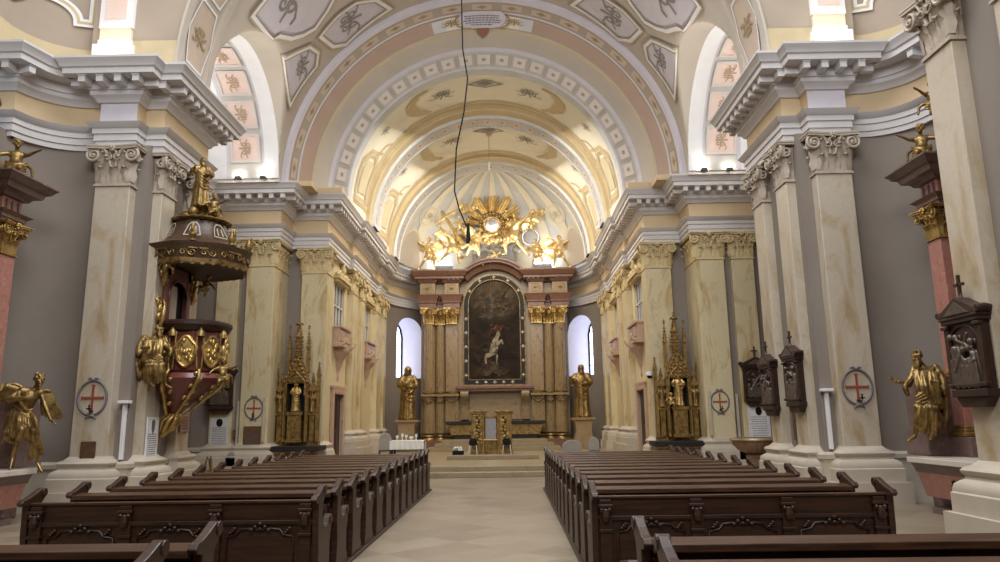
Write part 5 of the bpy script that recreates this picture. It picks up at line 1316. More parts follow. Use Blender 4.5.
def gothic(sg, lab, who):
    G = thing('gothic_shrine', lab, 'altar', (sg*6.09,23.35,.95))
    m = MB(); m.box(-.72,.72,-.0,.3,0,.12); m.box(-.68,.68,.12,.28,.12,1.75); m.box(-.32,.32,.1,.28,1.75,2.1); m.build('backboard', M['gothic'], G)
    m = MB()
    for x in (-.35,.35): 
        for z in range(1): m.box(x-.05,x+.05,-.16,.12,.1,1.95)
    for x in (-.68,.68): m.box(x-.045,x+.045,-.08,.14,.1,1.75)
    for x in (-.35,.35): 
        m.tube([(x,-.2,.12),(x,-.2,1.0)],.032,8); m.lathe([(.05,0),(.05,.05),(.035,.07)],8,(x,-.2,.12)); m.lathe([(.035,0),(.055,.06),(.055,.1)],8,(x,-.2,.95))
    m.build('buttresses', M['gothic'], G, bevel=.006)
    for x,z0,z1,r in ((-.31,2.3,3.75,.05),(.31,2.3,3.75,.05),(-.68,1.75,2.55,.05),(.68,1.75,2.55,.05),(-.5,1.75,2.2,.03),(.5,1.75,2.2,.03)):
        m = MB(); spire(m, x, .05, z0, z1, r); m.build('pinnacle', M['gothic'], G)
    m = MB(); spire(m, 0, .02, 2.75, 4.0, .085)
    for k in range(8): m.ball((.1*cos(k*PI/4),.02+.1*sin(k*PI/4),3.86+.03*(k%2)),.035,6)
    for k in range(6): m.box(-.13,.13,-.1,.14,2.75+.11*k,2.77+.11*k)
    m.build('main_spire', M['gothic'], G)
    m = MB()                                                  # canopy: gabled arch with tracery
    m.prism([(-.36,1.95),(.36,1.95),(.3,2.3),(.16,2.6),(0,2.8),(-.16,2.6),(-.3,2.3)],'y',-.18,.12)
    pointed(m, 0, -.2, 1.55, .6, .75, .03)
    for k in range(7):
        t = k/6; m.ball((-.36+.36*t,-.2,2.0+.8*t), .045, 7); m.ball((.36-.36*t,-.2,2.0+.8*t), .045, 7)
    for k in range(5):
        for q in range(4-k//2): m.ball((-.2+.13*q+.02*k,-.2,2.02+.11*k), (.045,.03,.045), 7)
    m.lathe([(.1,-.02),(.13,0),(.1,.02)], 14, (0,0,0)); o = m.build('canopy', M['gothic'], G, smooth=40)
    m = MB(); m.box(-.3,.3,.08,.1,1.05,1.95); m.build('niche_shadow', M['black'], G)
    m = MB(); m.box(-.22,.22,-.22,.1,.1,.95); m.box(-.26,.26,-.26,.1,.95,1.05); m.box(-.27,.27,-.27,.1,.1,.2)
    for x in (-.11,.11): pointed(m, x, -.23, .25, .17, .6, .016)
    m.build('niche_pedestal', M['gothic'], G, bevel=.008)
    for x in (-.52,.52):
        m = MB(); m.box(x-.12,x+.12,-.08,.12,.95,1.03); m.box(x-.08,x+.08,-.05,.12,.12,.95); pointed(m, x, -.06, .3, .13, .6, .012); pointed(m, x, -.04, 1.03, .26, .78, .022); m.prism([(x-.15,1.7),(x+.15,1.7),(x,2.0)],'y',-.1,.1)
        m.build('side_niche', M['gothic'], G)
    figure('hooded' if sg < 0 else 'monk','shrine_statue',M['gold'],who,'statue',(sg*6.09,23.26,.95+1.06),0,.52 if sg < 0 else .6,False,.02,'statues in the gothic shrines')
    for x, w_ in ((-.52,'left'),(.52,'right')):
        figure('monk','shrine_statue',M['golda'],'little gilded saint in the %s side niche of the %s gothic shrine' % (w_, 'left' if sg < 0 else 'right'),'statue',(sg*6.09+x,23.3,.95+1.04),.2 if x < 0 else -.2,.38,False,.02,'statues in the gothic shrines')
    if sg > 0: figure('putto','child_statue',M['gold'],'small gilded child standing at the foot of the right shrine saint','statue',(5.8,23.05,1.98),0,.55,False,.02)
    T = thing('side_altar', 'side altar with black top and gilded pierced front under the %s gothic shrine' % ('left' if sg < 0 else 'right'), 'altar', (sg*6.05,22.95,0))
    MB().box(-.92,.92,-.4,.55,.80,.95).build('altar_top', M['blackm'], T, bevel=.012)
    MB().box(-.85,.85,-.25,.5,0,.80).build('altar_block', M['brownm'], T)
    m = MB()
    for k in range(10): 
        x = -.76+.169*k; m.tube([(x,-.3,.05),(x,-.3,.6)], .022, 6); m.tube([(x-.08,-.3,.58),(x-.06,-.3,.7),(x,-.3,.75),(x+.06,-.3,.7),(x+.08,-.3,.58)], .02, 6); m.ball((x,-.32,.6), .05, 7)
    m.box(-.88,.88,-.33,-.27,.0,.06); m.box(-.88,.88,-.34,-.27,.74,.80); m.build('pierced_front', M['golda'], T)
gothic(-1,'gilded neo-gothic shrine with spires in the corner left of the chancel','gilded madonna in the centre niche of the left gothic shrine')
gothic(1,'gilded neo-gothic shrine with spires in the corner right of the chancel','gilded robed saint in the centre niche of the right gothic shrine')

# ================================================================== CHANCEL SIDE WALLS: doors, galleries
n_win, n_door = 3, 1
for sg, wd_ in ((-1,'left'),(1,'right')):
    D = empty('door_%d' % n_door); struct(D); n_door += 1
    X = sg*5.55
    m = MB(); 
    for y0,y1,z0,z1 in ((25.52,25.72,.3,2.68),(27.18,27.38,.3,2.68),(25.52,27.38,2.65,2.84),(25.44,27.46,2.84,2.95)): m.box(min(X,X-sg*.12),max(X,X-sg*.12),y0,y1,z0,z1)
    m.build('door_frame', M['balc'], D, bevel=.02)
    m = MB(); m.box(min(X+sg*.03,X+sg*.08),max(X+sg*.03,X+sg*.08),25.7,27.2,.3,2.65)
    for a,b in ((.45,1.3),(1.45,2.5)):
        for c in (25.78,26.52): m.box(min(X+sg*.01,X+sg*.04),max(X+sg*.01,X+sg*.04),c,c+.6,a,b)
    m.build('door_leaf', M['darkwood'], D, bevel=.01)
    for yc in (26.45,31.57):
        W = empty('window_%d' % n_win); struct(W); n_win += 1
        m = MB(); m.add([(X+sg*.1,yc-.74,5.0),(X+sg*.1,yc+.74,5.0),(X+sg*.1,yc+.74,6.68),(X+sg*.1,yc-.74,6.68)],[(0,1,2,3)]); m.build('pane', M['oglass'], W)
        m = MB()
        for y in (-.74,-.25,.25,.74): m.cbox((X+sg*.06,yc+y,5.84),(.05,.05,1.7))
        for z in (5.0,5.85,6.66): m.cbox((X+sg*.06,yc,z),(.05,1.5,.05))
        m.build('window_frame', M['frame'], W)
        m = MB()                                              # carved head: cornice, urns and scroll
        m.box(min(X,X-sg*.16),max(X,X-sg*.16),yc-.9,yc+.9,6.68,6.78); m.box(min(X,X-sg*.24),max(X,X-sg*.24),yc-.98,yc+.98,6.78,6.9)
        for y in (-.7,-.3,.3,.7): m.ball((X-sg*.12,yc+y,6.98),(.12,.16,.1),8)
        m.lathe([(.1,0),(.05,.1),(.13,.25),(.06,.42),(.08,.5),(0,.62)],10,(X-sg*.12,yc,6.95)); m.tube([(X-sg*.12,yc-.9,6.92),(X-sg*.14,yc-.6,7.1),(X-sg*.12,yc-.1,7.05)], .06, 6); m.tube([(X-sg*.12,yc+.9,6.92),(X-sg*.14,yc+.6,7.1),(X-sg*.12,yc+.1,7.05)], .06, 6)
        m.build('carved_head', M['capw'], W, smooth=50)
        B = thing('gallery_balcony', 'pinkish marble gallery box under the %s window of the %s chancel wall' % ('nearer' if yc < 30 else 'farther', wd_), 'balcony', (X,yc,0), 0, 'marble gallery boxes in the chancel')
        m = MB(); hy = .86
        for a,b,c,d in ((.26,hy,4.42,4.98),(.33,hy+.04,4.98,5.06),(.36,hy+.05,4.3,4.44)): m.box(min(0,-sg*a),max(0,-sg*a),-b,b,c,d)
        for y in (-.45,.45): m.box(min(-sg*.26,-sg*.29),max(-sg*.26,-sg*.29),y-.33,y+.33,4.52,4.88)
        m.build('parapet', M['balc'], B, bevel=.02)
        m = MB(); m.lathe([(.0,3.1),(.06,3.14),(.09,3.25),(.05,3.35),(.14,3.55),(.24,3.75),(.28,3.9),(.5,4.1),(.56,4.2),(.56,4.3)], 20, (0,0,0), sx=.75, a0=PI/2, a1=PI*1.5) if sg > 0 else m.lathe([(.0,3.1),(.06,3.14),(.09,3.25),(.05,3.35),(.14,3.55),(.24,3.75),(.28,3.9),(.5,4.1),(.56,4.2),(.56,4.3)], 20, (0,0,0), sx=.75, a0=-PI/2, a1=PI*.5)
        m.build('bowl_bracket', M['balc'], B, smooth=50)
        for y in (-.78,.78):
            m = MB(); m.tube([(-sg*.2,y,4.36),(-sg*.4,y,4.42),(-sg*.5,y,4.54),(-sg*.42,y,4.6)], [.05,.05,.04,.03], 6)
            m.build('scroll_ornament', M['capw'], B, smooth=60)

# ================================================================== NAVE SIDE ALTARS
for sg, wd_ in ((-1,'left'),(1,'right')):
    A = thing('marble_side_altar', 'red and brown marble side altar with pink column at the %s edge of the view' % wd_, 'altar', (sg*9.6,11.95,0))
    bx = lambda m,a,b,c,d,e,f,mt=0: m.box(min(-sg*a,-sg*b),max(-sg*a,-sg*b),c,d,e,f,mt)
    m = MB(); bx(m,0,1.98,-1.08,1.08,.84,.93); m.build('mensa_slab', M['slab'], A, bevel=.01)
    m = MB(); pr = [(0,.68),(1.86,.68),(1.88,.74),(1.94,.84),(0,.84)]; m.prism([(-sg*a,b) for a,b in pr],'y',-1.04,1.04); m.build('mensa_moulding', M['brownm'], A)
    m = MB(); m.prism([(-sg*a,b) for a,b in [(0,.28),(1.74,.28),(1.86,.68),(0,.68)]],'y',-1.0,1.0); m.build('mensa_front', M['redm'], A)
    m = MB(); m.prism([(-sg*a,b) for a,b in [(0,0),(1.7,0),(1.7,.1),(1.5,.12),(1.56,.3),(0,.3)]],'y',-.95,.95); m.build('mensa_foot', M['brownm'], A)
    m = MB()
    for dy,dz,a,b in ((0,.0,.02,.12),(0,.03,.08,.02)): m.cbox((-sg*1.82,dy,.49+dz),(.05,a*2,b*2),0,(0,-sg*.29,0))
    m.build('front_cross', M['black'], A)
    m = MB(); bx(m,0,.55,-1.5,1.56,.0,5.45); bx(m,.55,.72,-1.45,1.5,.93,5.4); m.build('retable_wall', M['brownm'], A)
    for q in (.5,-1.36):
        m = MB(); bx(m,.7,1.42,q,q+.86,.93,1.26); m.build('column_pedestal', M['brownm'], A, bevel=.012)
    for q in (-1,1):
        y = q*1.0
        m = MB(); bx(m,.72,1.3,y-.2,y+.2,1.42,4.78); m.build('pink_shaft', M['redm'], A, bevel=.012)
        m = MB(); bx(m,.72,1.22,y+.2,y+.3,1.26,4.78); m.build('brown_edge', M['brownm'], A)
        m = MB(); bx(m,.7,1.38,y-.28,y+.28,1.26,1.34); bx(m,.7,1.35,y-.25,y+.25,1.34,1.40); bx(m,.7,1.32,y-.22,y+.22,1.40,1.45); m.build('gilded_base', M['gold'], A, bevel=.02)
        c = capital_mb(.4,.58,.6).build('gilded_capital', M['gold'], A, smooth=50); c.location = (-sg*.72,y,4.78); c.rotation_euler = (0,0,-sg*PI/2)
        m = MB(); m.ball((-sg*1.34,y,2.36),(.05,.12,.06),8); m.tube([(-sg*1.33,y-.2,2.42),(-sg*1.38,y-.1,2.3),(-sg*1.38,y+.1,2.3),(-sg*1.33,y+.2,2.42)],.025,6); m.build('garland', M['gold'], A, smooth=60)
    pth = [(0,-1.27),(-sg*1.26,-1.27),(-sg*1.26,-.74),(-sg*.8,-.74),(-sg*.8,.74),(-sg*1.26,.74),(-sg*1.26,1.27),(0,1.27)]
    pth = pth if sg < 0 else pth
    o = (lambda p: p) if sg > 0 else (lambda p: list(reversed(p)))
    P2 = o(pth)
    def out(P, prof): return prof
    m = MB(); m.sweep(P2, out(0,[(0,5.38),(.04,5.38),(.04,5.48),(.08,5.5),(.08,5.58),(.16,5.66),(0,5.68)])); m.build('architrave', M['brownm'], A, smooth=35)
    m = MB(); m.sweep(P2, out(0,[(0,5.68),(0,6.04)]))
    for y in (-1.17,-1.0,-.85,.85,1.0,1.17): m.cbox((-sg*1.29,y,5.86),(.03,.05,.24),1)
    m.build('frieze', [M['redm'],M['brownm']], A)
    m = MB(); m.sweep(P2, out(0,[(0,6.04),(.08,6.06),(.12,6.14),(.18,6.18),(.24,6.2),(.27,6.32),(.34,6.36),(.39,6.46),(.43,6.5),(.43,6.54),(-.3,6.58)])); m.build('cornice', M['brownm'], A, smooth=35)
    m = MB(); q = [(1.25,6.56),(1.25,6.75),(.95,7.0),(.7,7.35),(.62,7.8),(.3,7.9),(.3,6.56)]
    m.prism([(-a if False else a,b) for a,b in q],'x',min(-sg*.1,-sg*.75),max(-sg*.1,-sg*.75)); m.tube([(-sg*.78,.62+.2*cos(t)*k,7.65+.2*sin(t)*k) for t,k in [(j*.5,1-j*.05) for j in range(16)]], .06, 6)
    m.build('attic_scroll', M['brownm'], A, smooth=40)
    m = MB(); m.tube([(-sg*1.1,1.3,6.58),(-sg*1.1,1.05,6.66),(-sg*1.0,.8,6.9),(-sg*.85,.7,7.3)], .05, 6); m.build('gilded_ribbon', M['gold'], A, smooth=60)
    for ch in A.children:
        if not ch.name.startswith(('mensa','front')): ch.location.x += sg*.24
        if ch.name.startswith(('architrave','frieze','cornice')): ch.scale.z = .74; ch.location.z = 5.38*.26
        if ch.name.startswith(('attic','gilded_ribbon')): ch.location.z = -.31
    # bracket with a volute beside the mensa that carries the gilded figure
    m = MB(); m.prism([(13.05-11.95+a,b) for a,b in [(0,.93),(.75,.93),(.75,1.3),(.55,1.4),(.6,1.9),(.45,2.2),(.2,2.3),(0,2.2)]],'x',min(-sg*.6,-sg*1.55),max(-sg*.6,-sg*1.55)); bx(m,.2,1.15,1.05,1.9,0,.93); m.build('side_bracket', M['brownm'], A, bevel=.02)
figure('angel','angel_statue',M['golda'],'large gilded winged angel seated beside the left side altar','statue',(-7.83,12.9,.93),radians(33),1.0,False,.011).scale = (.79,1,.98)
figure('apostle','apostle_statue',M['golda'],'large gilded bearded figure with raised hand beside the right side altar','statue',(8.0,12.95,1.17),radians(-29),1.0,False,.011).scale = (.8,1,.97)
figure('putto','putto_statue',M['golda'],'gilded putto sitting on the cornice of the left side altar','statue',(-8.62,12.98,6.25),.5,1.0,False,.012)
figure('putto','putto_statue',M['golda'],'gilded putto lower of two on the right side altar cornice','statue',(8.55,12.95,6.25),-.5,.95,True,.012)
figure('putto','putto_statue',M['golda'],'gilded putto higher of two at the top of the right side altar','statue',(8.78,12.8,7.1),-.2,.9,True,.012)
u = MB(); u.lathe([(.1,0),(.06,.08),(.16,.25),(.13,.36),(.05,.42),(.09,.5),(.0,.62)], 14); u = tag(u.build('gilded_finial', M['golda'], smooth=60), 'gilded urn finial above the scroll of the left side altar at the frame edge', 'finial'); u.location = (-9.2,12.95,7.57)

# ================================================================== PULPIT
def skew(m):
    m.v = [(x-(.5*(max(0,2.72-z)/1.2)**1.3), y, z) for x,y,z in m.v]; return m
PU = thing('pulpit', 'reddish marble pulpit with gilded reliefs and carved sounding board on the left pier', 'pulpit', (-6.27,15.9,0))
oc = lambda m,prof,mt=0,n=8: m.lathe(prof, n, (0,0,0), mt, PI/8, 2*PI+PI/8)
m = MB(); m.lathe([(.62,2.72),(.7,2.78),(.7,3.62)], 8, mat=0, a0=PI/8, a1=2*PI+PI/8); m.build('basket', M['pulpit'], PU)
m = MB(); m.lathe([(.66,3.6),(.74,3.64),(.78,3.72),(.81,3.76),(.81,3.82),(.76,3.86),(.55,3.86)], 24); m.build('rim', M['darkwood'], PU, smooth=35)
m = MB(); m.lathe([(.0,1.72),(.1,1.8),(.2,1.98),(.42,2.15),(.62,2.35),(.76,2.52),(.8,2.62),(.74,2.72),(.6,2.76)], 16); skew(m).build('bowl', M['pulpit'], PU, smooth=40)
m = MB(); rd = random.Random(8)
for k in range(10):
    a = 2*PI*k/10; m.tube([(.12*cos(a),.12*sin(a),1.86),(.22*cos(a),.22*sin(a),1.72),(.16*cos(a),.16*sin(a),1.56),(.05*cos(a),.05*sin(a),1.46)], [.05,.06,.05,.02], 6)
m.ball((0,0,1.56),(.13,.13,.2),10); skew(m).build('gilded_finial', M['gold'], PU, smooth=60)
for k, a in enumerate((-2.1,-1.35,-.6,.1)):                   # gilded relief on each visible face
    m = MB(); c = Vector((cos(a),sin(a),0)); tg = Vector((-sin(a),cos(a),0))
    S = lambda u,v,e=0: tuple(c*(.69+e)+tg*u+Vector((0,0,v)))
    pts = [(.2*cos(t)*(1+.1*sin(5*t)),3.18+.3*sin(t)*(1+.08*cos(4*t))) for t in [2*PI*j/28 for j in range(29)]]
    m.tube([S(u,v,.02) for u,v in pts], .04, 6); fill(m, lambda u,v: S(u,v,.012), pts[:-1], 0, 2, 9)
    for j in range(14): m.ball(S(rd.uniform(-.13,.13),rd.uniform(2.95,3.42),.02), (rd.uniform(.03,.05),rd.uniform(.03,.05),rd.uniform(.05,.1)), 7)
    m.build('gilded_relief', M['gold'], PU, smooth=60)
for a in (-1.73,-.97,-.25):
    m = MB(); c = Vector((cos(a),sin(a),0)); P = lambda r,z: tuple(c*r+Vector((0,0,z)))
    tg = Vector((-sin(a),cos(a),0)); 
    for q in (-.07,.07): m.tube([tuple(Vector(P(.74,3.6))+tg*q),tuple(Vector(P(.75,3.2))+tg*q),tuple(Vector(P(.76,2.8))+tg*q*.6)], [.024,.02,.026], 6)
    m.lathe([(.0,.0),(.09,.0),(.07,.1),(.03,.16),(0,.2)], 10, P(.76,3.5)); m.build('corner_scroll', M['golda'], PU, smooth=50)
    m = MB(); m.tube([P(.8,2.78),P(.92,2.62),P(.86,2.42),P(.66,2.24),P(.44,2.02),P(.26,1.86)], [.035,.045,.042,.035,.03,.028], 8)
    for q in range(6): m.ball(tuple(Vector(P(.85-.08*q,2.7-.12*q))+tg*(.06 if q % 2 else -.06)), .055, 7)
    skew(m).build('gilded_garland', M['gold'], PU, smooth=60)
m = MB()                                                      # door-like back panel on the pier
bxp = lambda a,b,c,d,e,f: m.box(a,b,c,d,e,f)
bxp(-.52,-.40,-.62,-.44,3.6,5.1); bxp(-.52,-.40,.42,.6,3.6,5.1); bxp(-.52,-.40,-.62,.6,4.86,5.1); 
n = 12
for i in range(n):
    a, b = PI*i/n, PI*(i+1)/n; yc = -.01
    m.add([(-.42,yc+.43*cos(a),4.45+.36*sin(a)),(-.42,yc+.43*cos(b),4.45+.36*sin(b)),(-.42,yc+.43*cos(b),4.9),(-.42,yc+.43*cos(a),4.9)],[(0,1,2,3)])
m.tube([(-.4,-.44,3.8),(-.4,-.44,4.45)]+[(-.4,-.01-.43*cos(PI*k/10),4.45+.36*sin(PI*k/10)) for k in range(1,10)]+[(-.4,.42,4.45),(-.4,.42,3.8)], .03, 6)
m.build('back_panel', M['pulpit'], PU, bevel=.01)
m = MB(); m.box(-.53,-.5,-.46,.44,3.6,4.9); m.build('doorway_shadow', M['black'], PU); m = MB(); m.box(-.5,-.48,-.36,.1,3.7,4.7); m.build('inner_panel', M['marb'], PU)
for y, z in ((-.72,4.95),(-.72,4.0),(.72,4.75)):
    m = MB()
    for q in range(4): m.tube([(-.4-.02*q,y+u,z+w) for u,w in spiral((.05*(-1)**q,-.24+.16*q),.11,1.4,q,14,.2,(-1)**q)], .035, 6)
    m.tube([(-.42,y,z-.36),(-.36,y-.04,z-.2),(-.34,y-.05,z),(-.36,y+.02,z+.2),(-.4,y+.04,z+.3)], [.02,.035,.04,.03,.015], 6); m.build('gilded_ornament', M['gold'], PU, smooth=60)
m = MB()                                                      # sounding board
can = [(.0,5.16),(.62,5.14),(.92,5.06),(1.0,5.0),(1.04,5.02),(1.06,5.3),(1.14,5.42),(1.16,5.48),(1.06,5.52),(.92,5.57),(.78,5.66),(.68,5.78),(.6,5.95),(.55,6.1),(.54,6.16),(.0,6.2)]
m.lathe(can, 40, rf=lambda a,z: 1+.03*cos(8*a)); m.build('sounding_board', M['pulpitd'], PU, smooth=45)
m = MB()
nn = 160
for (za, zb, r0, r1) in ((5.3,5.0,1.075,1.06),):
    v = []
    for i in range(nn+1):
        a = 2*PI*i/nn; q = 1+.03*cos(8*a); e = .0
        v += [((r0*q)*cos(a),(r0*q)*sin(a),5.14), ((r1*q)*cos(a),(r1*q)*sin(a),4.98+.07*abs(cos(16*a)))]
    m.add(v, [(2*i,2*i+1,2*i+3,2*i+2) for i in range(nn)])
for k in range(16):
    a = 2*PI*(k+.5)/16; q = 1.075*(1+.03*cos(8*a)); tg = Vector((-sin(a),cos(a),0)); c = Vector((q*cos(a),q*sin(a),5.26))
    for sg in (-1,1):
        m.tube([tuple(c+tg*sg*u+Vector((0,0,w))) for u,w in spiral((.09,0),.08,1.3,PI,14,.2,sg)], .016, 5)
    m.tube([tuple(c+tg*.2+Vector((0,0,.08))),tuple(c+Vector((0,0,.1))),tuple(c-tg*.2+Vector((0,0,.08)))], .02, 5)
m.build('gilded_fringe', M['golda'], PU, smooth=60); m = MB()
for a in [2*PI*k/22 for k in range(22)]: m.ball((.57*cos(a),.57*sin(a),6.17),(.11,.11,.05),7)
m.build('roof_garland', M['golda'], PU, smooth=60)
for k in range(8):
    a = 2*PI*k/8+.2; m = MB(); c = Vector((cos(a),sin(a),0)); tg = Vector((-sin(a),cos(a),0))
    S = lambda u,v: tuple(c*(.965-.39*((v-5.56)/.6)**.5+.03)+tg*u+Vector((0,0,v)))
    ribbon(m, S, [(-.17,5.7),(-.11,5.94),(-.05,6.02),(.05,6.02),(.11,5.94),(.17,5.7)], .022, 0, True, .1); ribbon(m, S, [(-.06,5.74),(-.05,5.92)], .03, 0, sub=.1); ribbon(m, S, [(.06,5.74),(.05,5.92)], .03, 0, sub=.1)
    m.build('panel_moulding', M['cap'], PU)
for a in (-.5,.25,-1.3,1.0):
    m = MB(); c = (1.06*cos(a),1.06*sin(a)); m.lathe([(.1,5.5),(.05,5.56),(.1,5.66),(.04,5.78),(.0,5.9)], 10, (c[0],c[1],0)); m.ball((c[0],c[1],5.72),(.06,.06,.1),8); m.tube([(c[0],c[1],5.62),(c[0]*1.1,c[1]*1.1,5.72),(c[0]*1.05,c[1]*1.05,5.86)],.03,6); m.build('gilded_vase', M['golda'], PU, smooth=60)
m = MB(); rd = random.Random(12)
for k in range(26):
    a = rd.uniform(0,2*PI); r = rd.uniform(0,.4); m.ball((r*cos(a)-.0,r*sin(a),6.2+rd.uniform(.0,.45)*(1-r)), rd.uniform(.08,.16), 8)
m.build('cloud_base', M['golda'], PU, smooth=60)
figure('monk','pulpit_statue',M['golda'],'gilded standing figure on top of the pulpit sounding board','statue',(-6.25,15.75,6.5),.5,.68,False,.015,'gilded figures on the pulpit')
figure('putto','putto_statue',M['golda'],'gilded putto sitting right of the figure on the pulpit roof','statue',(-5.92,15.7,6.22),.4,.72,False,.015,'gilded figures on the pulpit')
figure('putto','putto_statue',M['golda'],'gilded putto clinging right of the pulpit doorway under the sounding board','statue',(-6.2,16.0,4.5),.4,.62,True,.015,'gilded figures on the pulpit',None,(0,.3))
figure('apostle','evangelist_statue',M['golda'],'gilded robed figure sitting at the left corner of the pulpit basket','statue',(-6.66,15.05,2.36),.5,.82,True,.014,'gilded figures on the pulpit')
figure('putto','putto_statue',M['golda'],'small gilded figure sitting at the right corner of the pulpit basket','statue',(-5.5,15.7,2.42),.5,.82,False,.015,'gilded figures on the pulpit')
figure('putto','putto_statue',M['golda'],'gilded putto left beside the pulpit doorway under the sounding board','statue',(-6.5,15.02,4.8),.5,.72,True,.015,'gilded figures on the pulpit')

# ================================================================== FONT, TABLE, CHAIRS, SMALL THINGS
M['fontm'] = speckle('font_brown_marble', (142,112,82), (112,84,60), (170,142,110), 6)
F_ = thing('stone_font', 'large scalloped stone font bowl on a pedestal beside the right pier', 'font', (6.85,18.5,0))
m = MB(); m.lathe([(.0,.72),(.2,.74),(.42,.84),(.54,.98),(.58,1.06),(.6,1.1),(.56,1.12),(.5,1.08),(.3,.98),(0,.95)], 96, rf=lambda a,z: 1+(.07*abs(sin(a*12)) if z < 1.04 else 0)); m.build('bowl', M['fontm'], F_, smooth=60)
m = MB(); m.lathe([(.62,1.06),(.64,1.09),(.62,1.13),(.55,1.13)], 48); m.build('rim', M['altcol'], F_, smooth=60)
m = MB(); m.lathe([(.42,0),(.42,.1),(.34,.14),(.2,.24),(.17,.45),(.22,.62),(.3,.7),(.2,.76)], 8); m.build('pedestal', M['fontm'], F_)
T = thing('credence_table', 'small table covered with a white cloth at the left of the chancel', 'table', (-2.65,24.4,.3))
m = MB(); m.box(-.52,.52,-.3,.3,.70,.73); m.box(-.5,.5,-.28,.28,.6,.7)
m.build('tabletop', M['darkwood'], T)
for x in (-.48,.48):
    for y in (-.26,.26): MB().box(x-.03,x+.03,y-.03,y+.03,0,.7).build('leg', M['darkwood'], T)
m = MB()
def clothS(u, v):
    x = -.56+1.12*u; s = v*1.5-.45
    if s < 0: return (x, -.33-.015*sin(u*40)*(-s/.45), .735+s*.62)
    if s > .66: return (x, .33, .735-(s-.66))
    return (x, -.33+s, .74)
m.grid(clothS, 60, 20); o = m.build('white_tablecloth', M['cloth'], smooth=50); tag(o, 'white cloth hanging over the small chancel table', 'tablecloth'); o.location = (-2.65,24.4,.3)
for k,(x,y,h,r) in enumerate(((-.35,-.1,.16,.05),(-.2,.05,.22,.045),(-.05,-.12,.18,.05),(.1,.02,.12,.07),(.28,-.08,.2,.04))):
    m = MB(); m.lathe([(0,0),(r,.0),(r*.3,.02),(r*.25,h*.4),(r,h*.6),(r*.95,h),(r*.85,h),(r*.85,h*.65),(0,h*.5)], 16)
    o = m.build('glass_cruet', M['clear'], smooth=50); tag(o, '%s on the white cloth of the chancel table' % ['leftmost pale glass vessel','second pale glass vessel from left','middle pale glass vessel','low wide pale glass bowl','rightmost pale glass vessel'][k], 'glass vessel', 'vessels on the chancel table'); o.location = (-2.65+x,24.4+y,1.042)
def armchair(x, y, rz, lab, s=1.0, w=.62):
    t = thing('armchair', lab, 'chair', (x,y,.3), rz)
    m = MB(); m.prism([(-w/2,.45),(w/2,.45),(w/2,.72)]+[(w/2*cos(a),.72+.3*sin(a)) for a in [PI*k/12 for k in range(1,12)]]+[(-w/2,.72)],'y',-.05,.05); m.build('backrest', M['grayfab'], t, bevel=.02)
    MB().box(-w/2,w/2,.03,.55,.40,.5).build('seat', M['grayfab'], t, bevel=.03)
    for a,b in ((-w/2+.03,0),(w/2-.03,0),(-w/2+.03,.5),(w/2-.03,.5)): MB().box(a-.025,a+.025,b-.025,b+.025,0,.42).build('leg', M['darkwood'], t)
    t.scale = (s,s,s); return t
armchair(2.72,23.9,.15,'chair with rounded gray back standing right of the chancel steps',.68,.95)
armchair(3.42,23.9,-.1,'narrow gray-backed chair beside the pilaster right of the chancel steps',.76,.46)
armchair(-3.35,24.1,.2,'dark-framed chair with rounded back left of the white-clothed table',.98,.42)
for x, lab in ((2.42,'black cloth bundle lying left of the rounded gray chair'),(3.45,'black bag lying in front of the narrow gray-backed chair')):
    S = Sculpt(); S.e((0,0,.0),(.2,.14,.12)).e((.08,0,.06),(.13,.12,.1)).e((-.1,.02,.04),(.12,.1,.1)); o = S.mesh('black_bag', .02, M['black']); tag(o, lab, 'bag'); o.location = (x,23.6,.42)
    o.location.z = .43
t = thing('display_easel', 'small wooden easel standing in the left aisle beyond the pews', 'easel', (-6.9,18.6,0))
for a,b in (((-.2,0,0),(-.04,.1,.85)),((.2,0,0),(.04,.1,.85)),((0,.4,0),(0,.1,.8))): MB().tube([a,b],.02,6).build('leg', M['gothic'], t)
m = MB(); m.tube([(-.15,-.02,.25),(.15,-.02,.25)],.018,6); m.tube([(-.1,.0,.5),(.1,.0,.5)],.018,6); m.build('crossbars', M['gothic'], t)
t = thing('hanging_microphone', 'black microphone hanging from the vault on a long black cable', 'microphone', (-.02,14,5.12))
m = MB(); m.tube([(-.15,0,9.6),(-.14,0,5.2),(-.12,0,4.2),(-.02,.0,3.55),(-.1,0,2.8),(-.26,0,2.0),(-.3,0,1.1),(-.2,0,.7),(-.06,0,.35)], .016, 6); m.build('cable', M['black'], t)
m = MB(); m.prism([(-.05,.4),(.0,.42),(.02,.1),(.0,.0),(-.06,.0),(-.07,.06)],'y',-.03,.03); m.build('microphone_body', M['black'], t, bevel=.006)
t = thing('lamp_chain', 'thin chain hanging from the chancel vault in front of the altar', 'chain', (0,29.9,6.6))
MB().tube([(0,0,.25),(0,0,7.3)], .009, 5).build('chain', M['bronze'], t); MB().lathe([(0,0),(.03,.02),(.03,.16),(.01,.25)],10).build('hook', M['bronze'], t)
MB().lathe([(0,7.26),(.1,7.3),(.14,7.38),(.14,7.42)],12).build('ceiling_rose', M['goldpaint'], t)
t = thing('security_camera', 'white dome security camera on the pilaster right of the chancel', 'camera', (5.3,23.78,3.05))
MB().lathe([(.0,.1),(.1,.1),(.11,.0),(.11,-.04)],16).build('housing', M['speaker'], t, smooth=60); MB().ball((0,0,-.05),(.085,.085,.09),12).build('dome', M['black'], t, smooth=60); MB().box(-.02,.02,0,.1,.05,.11).build('bracket', M['speaker'], t)
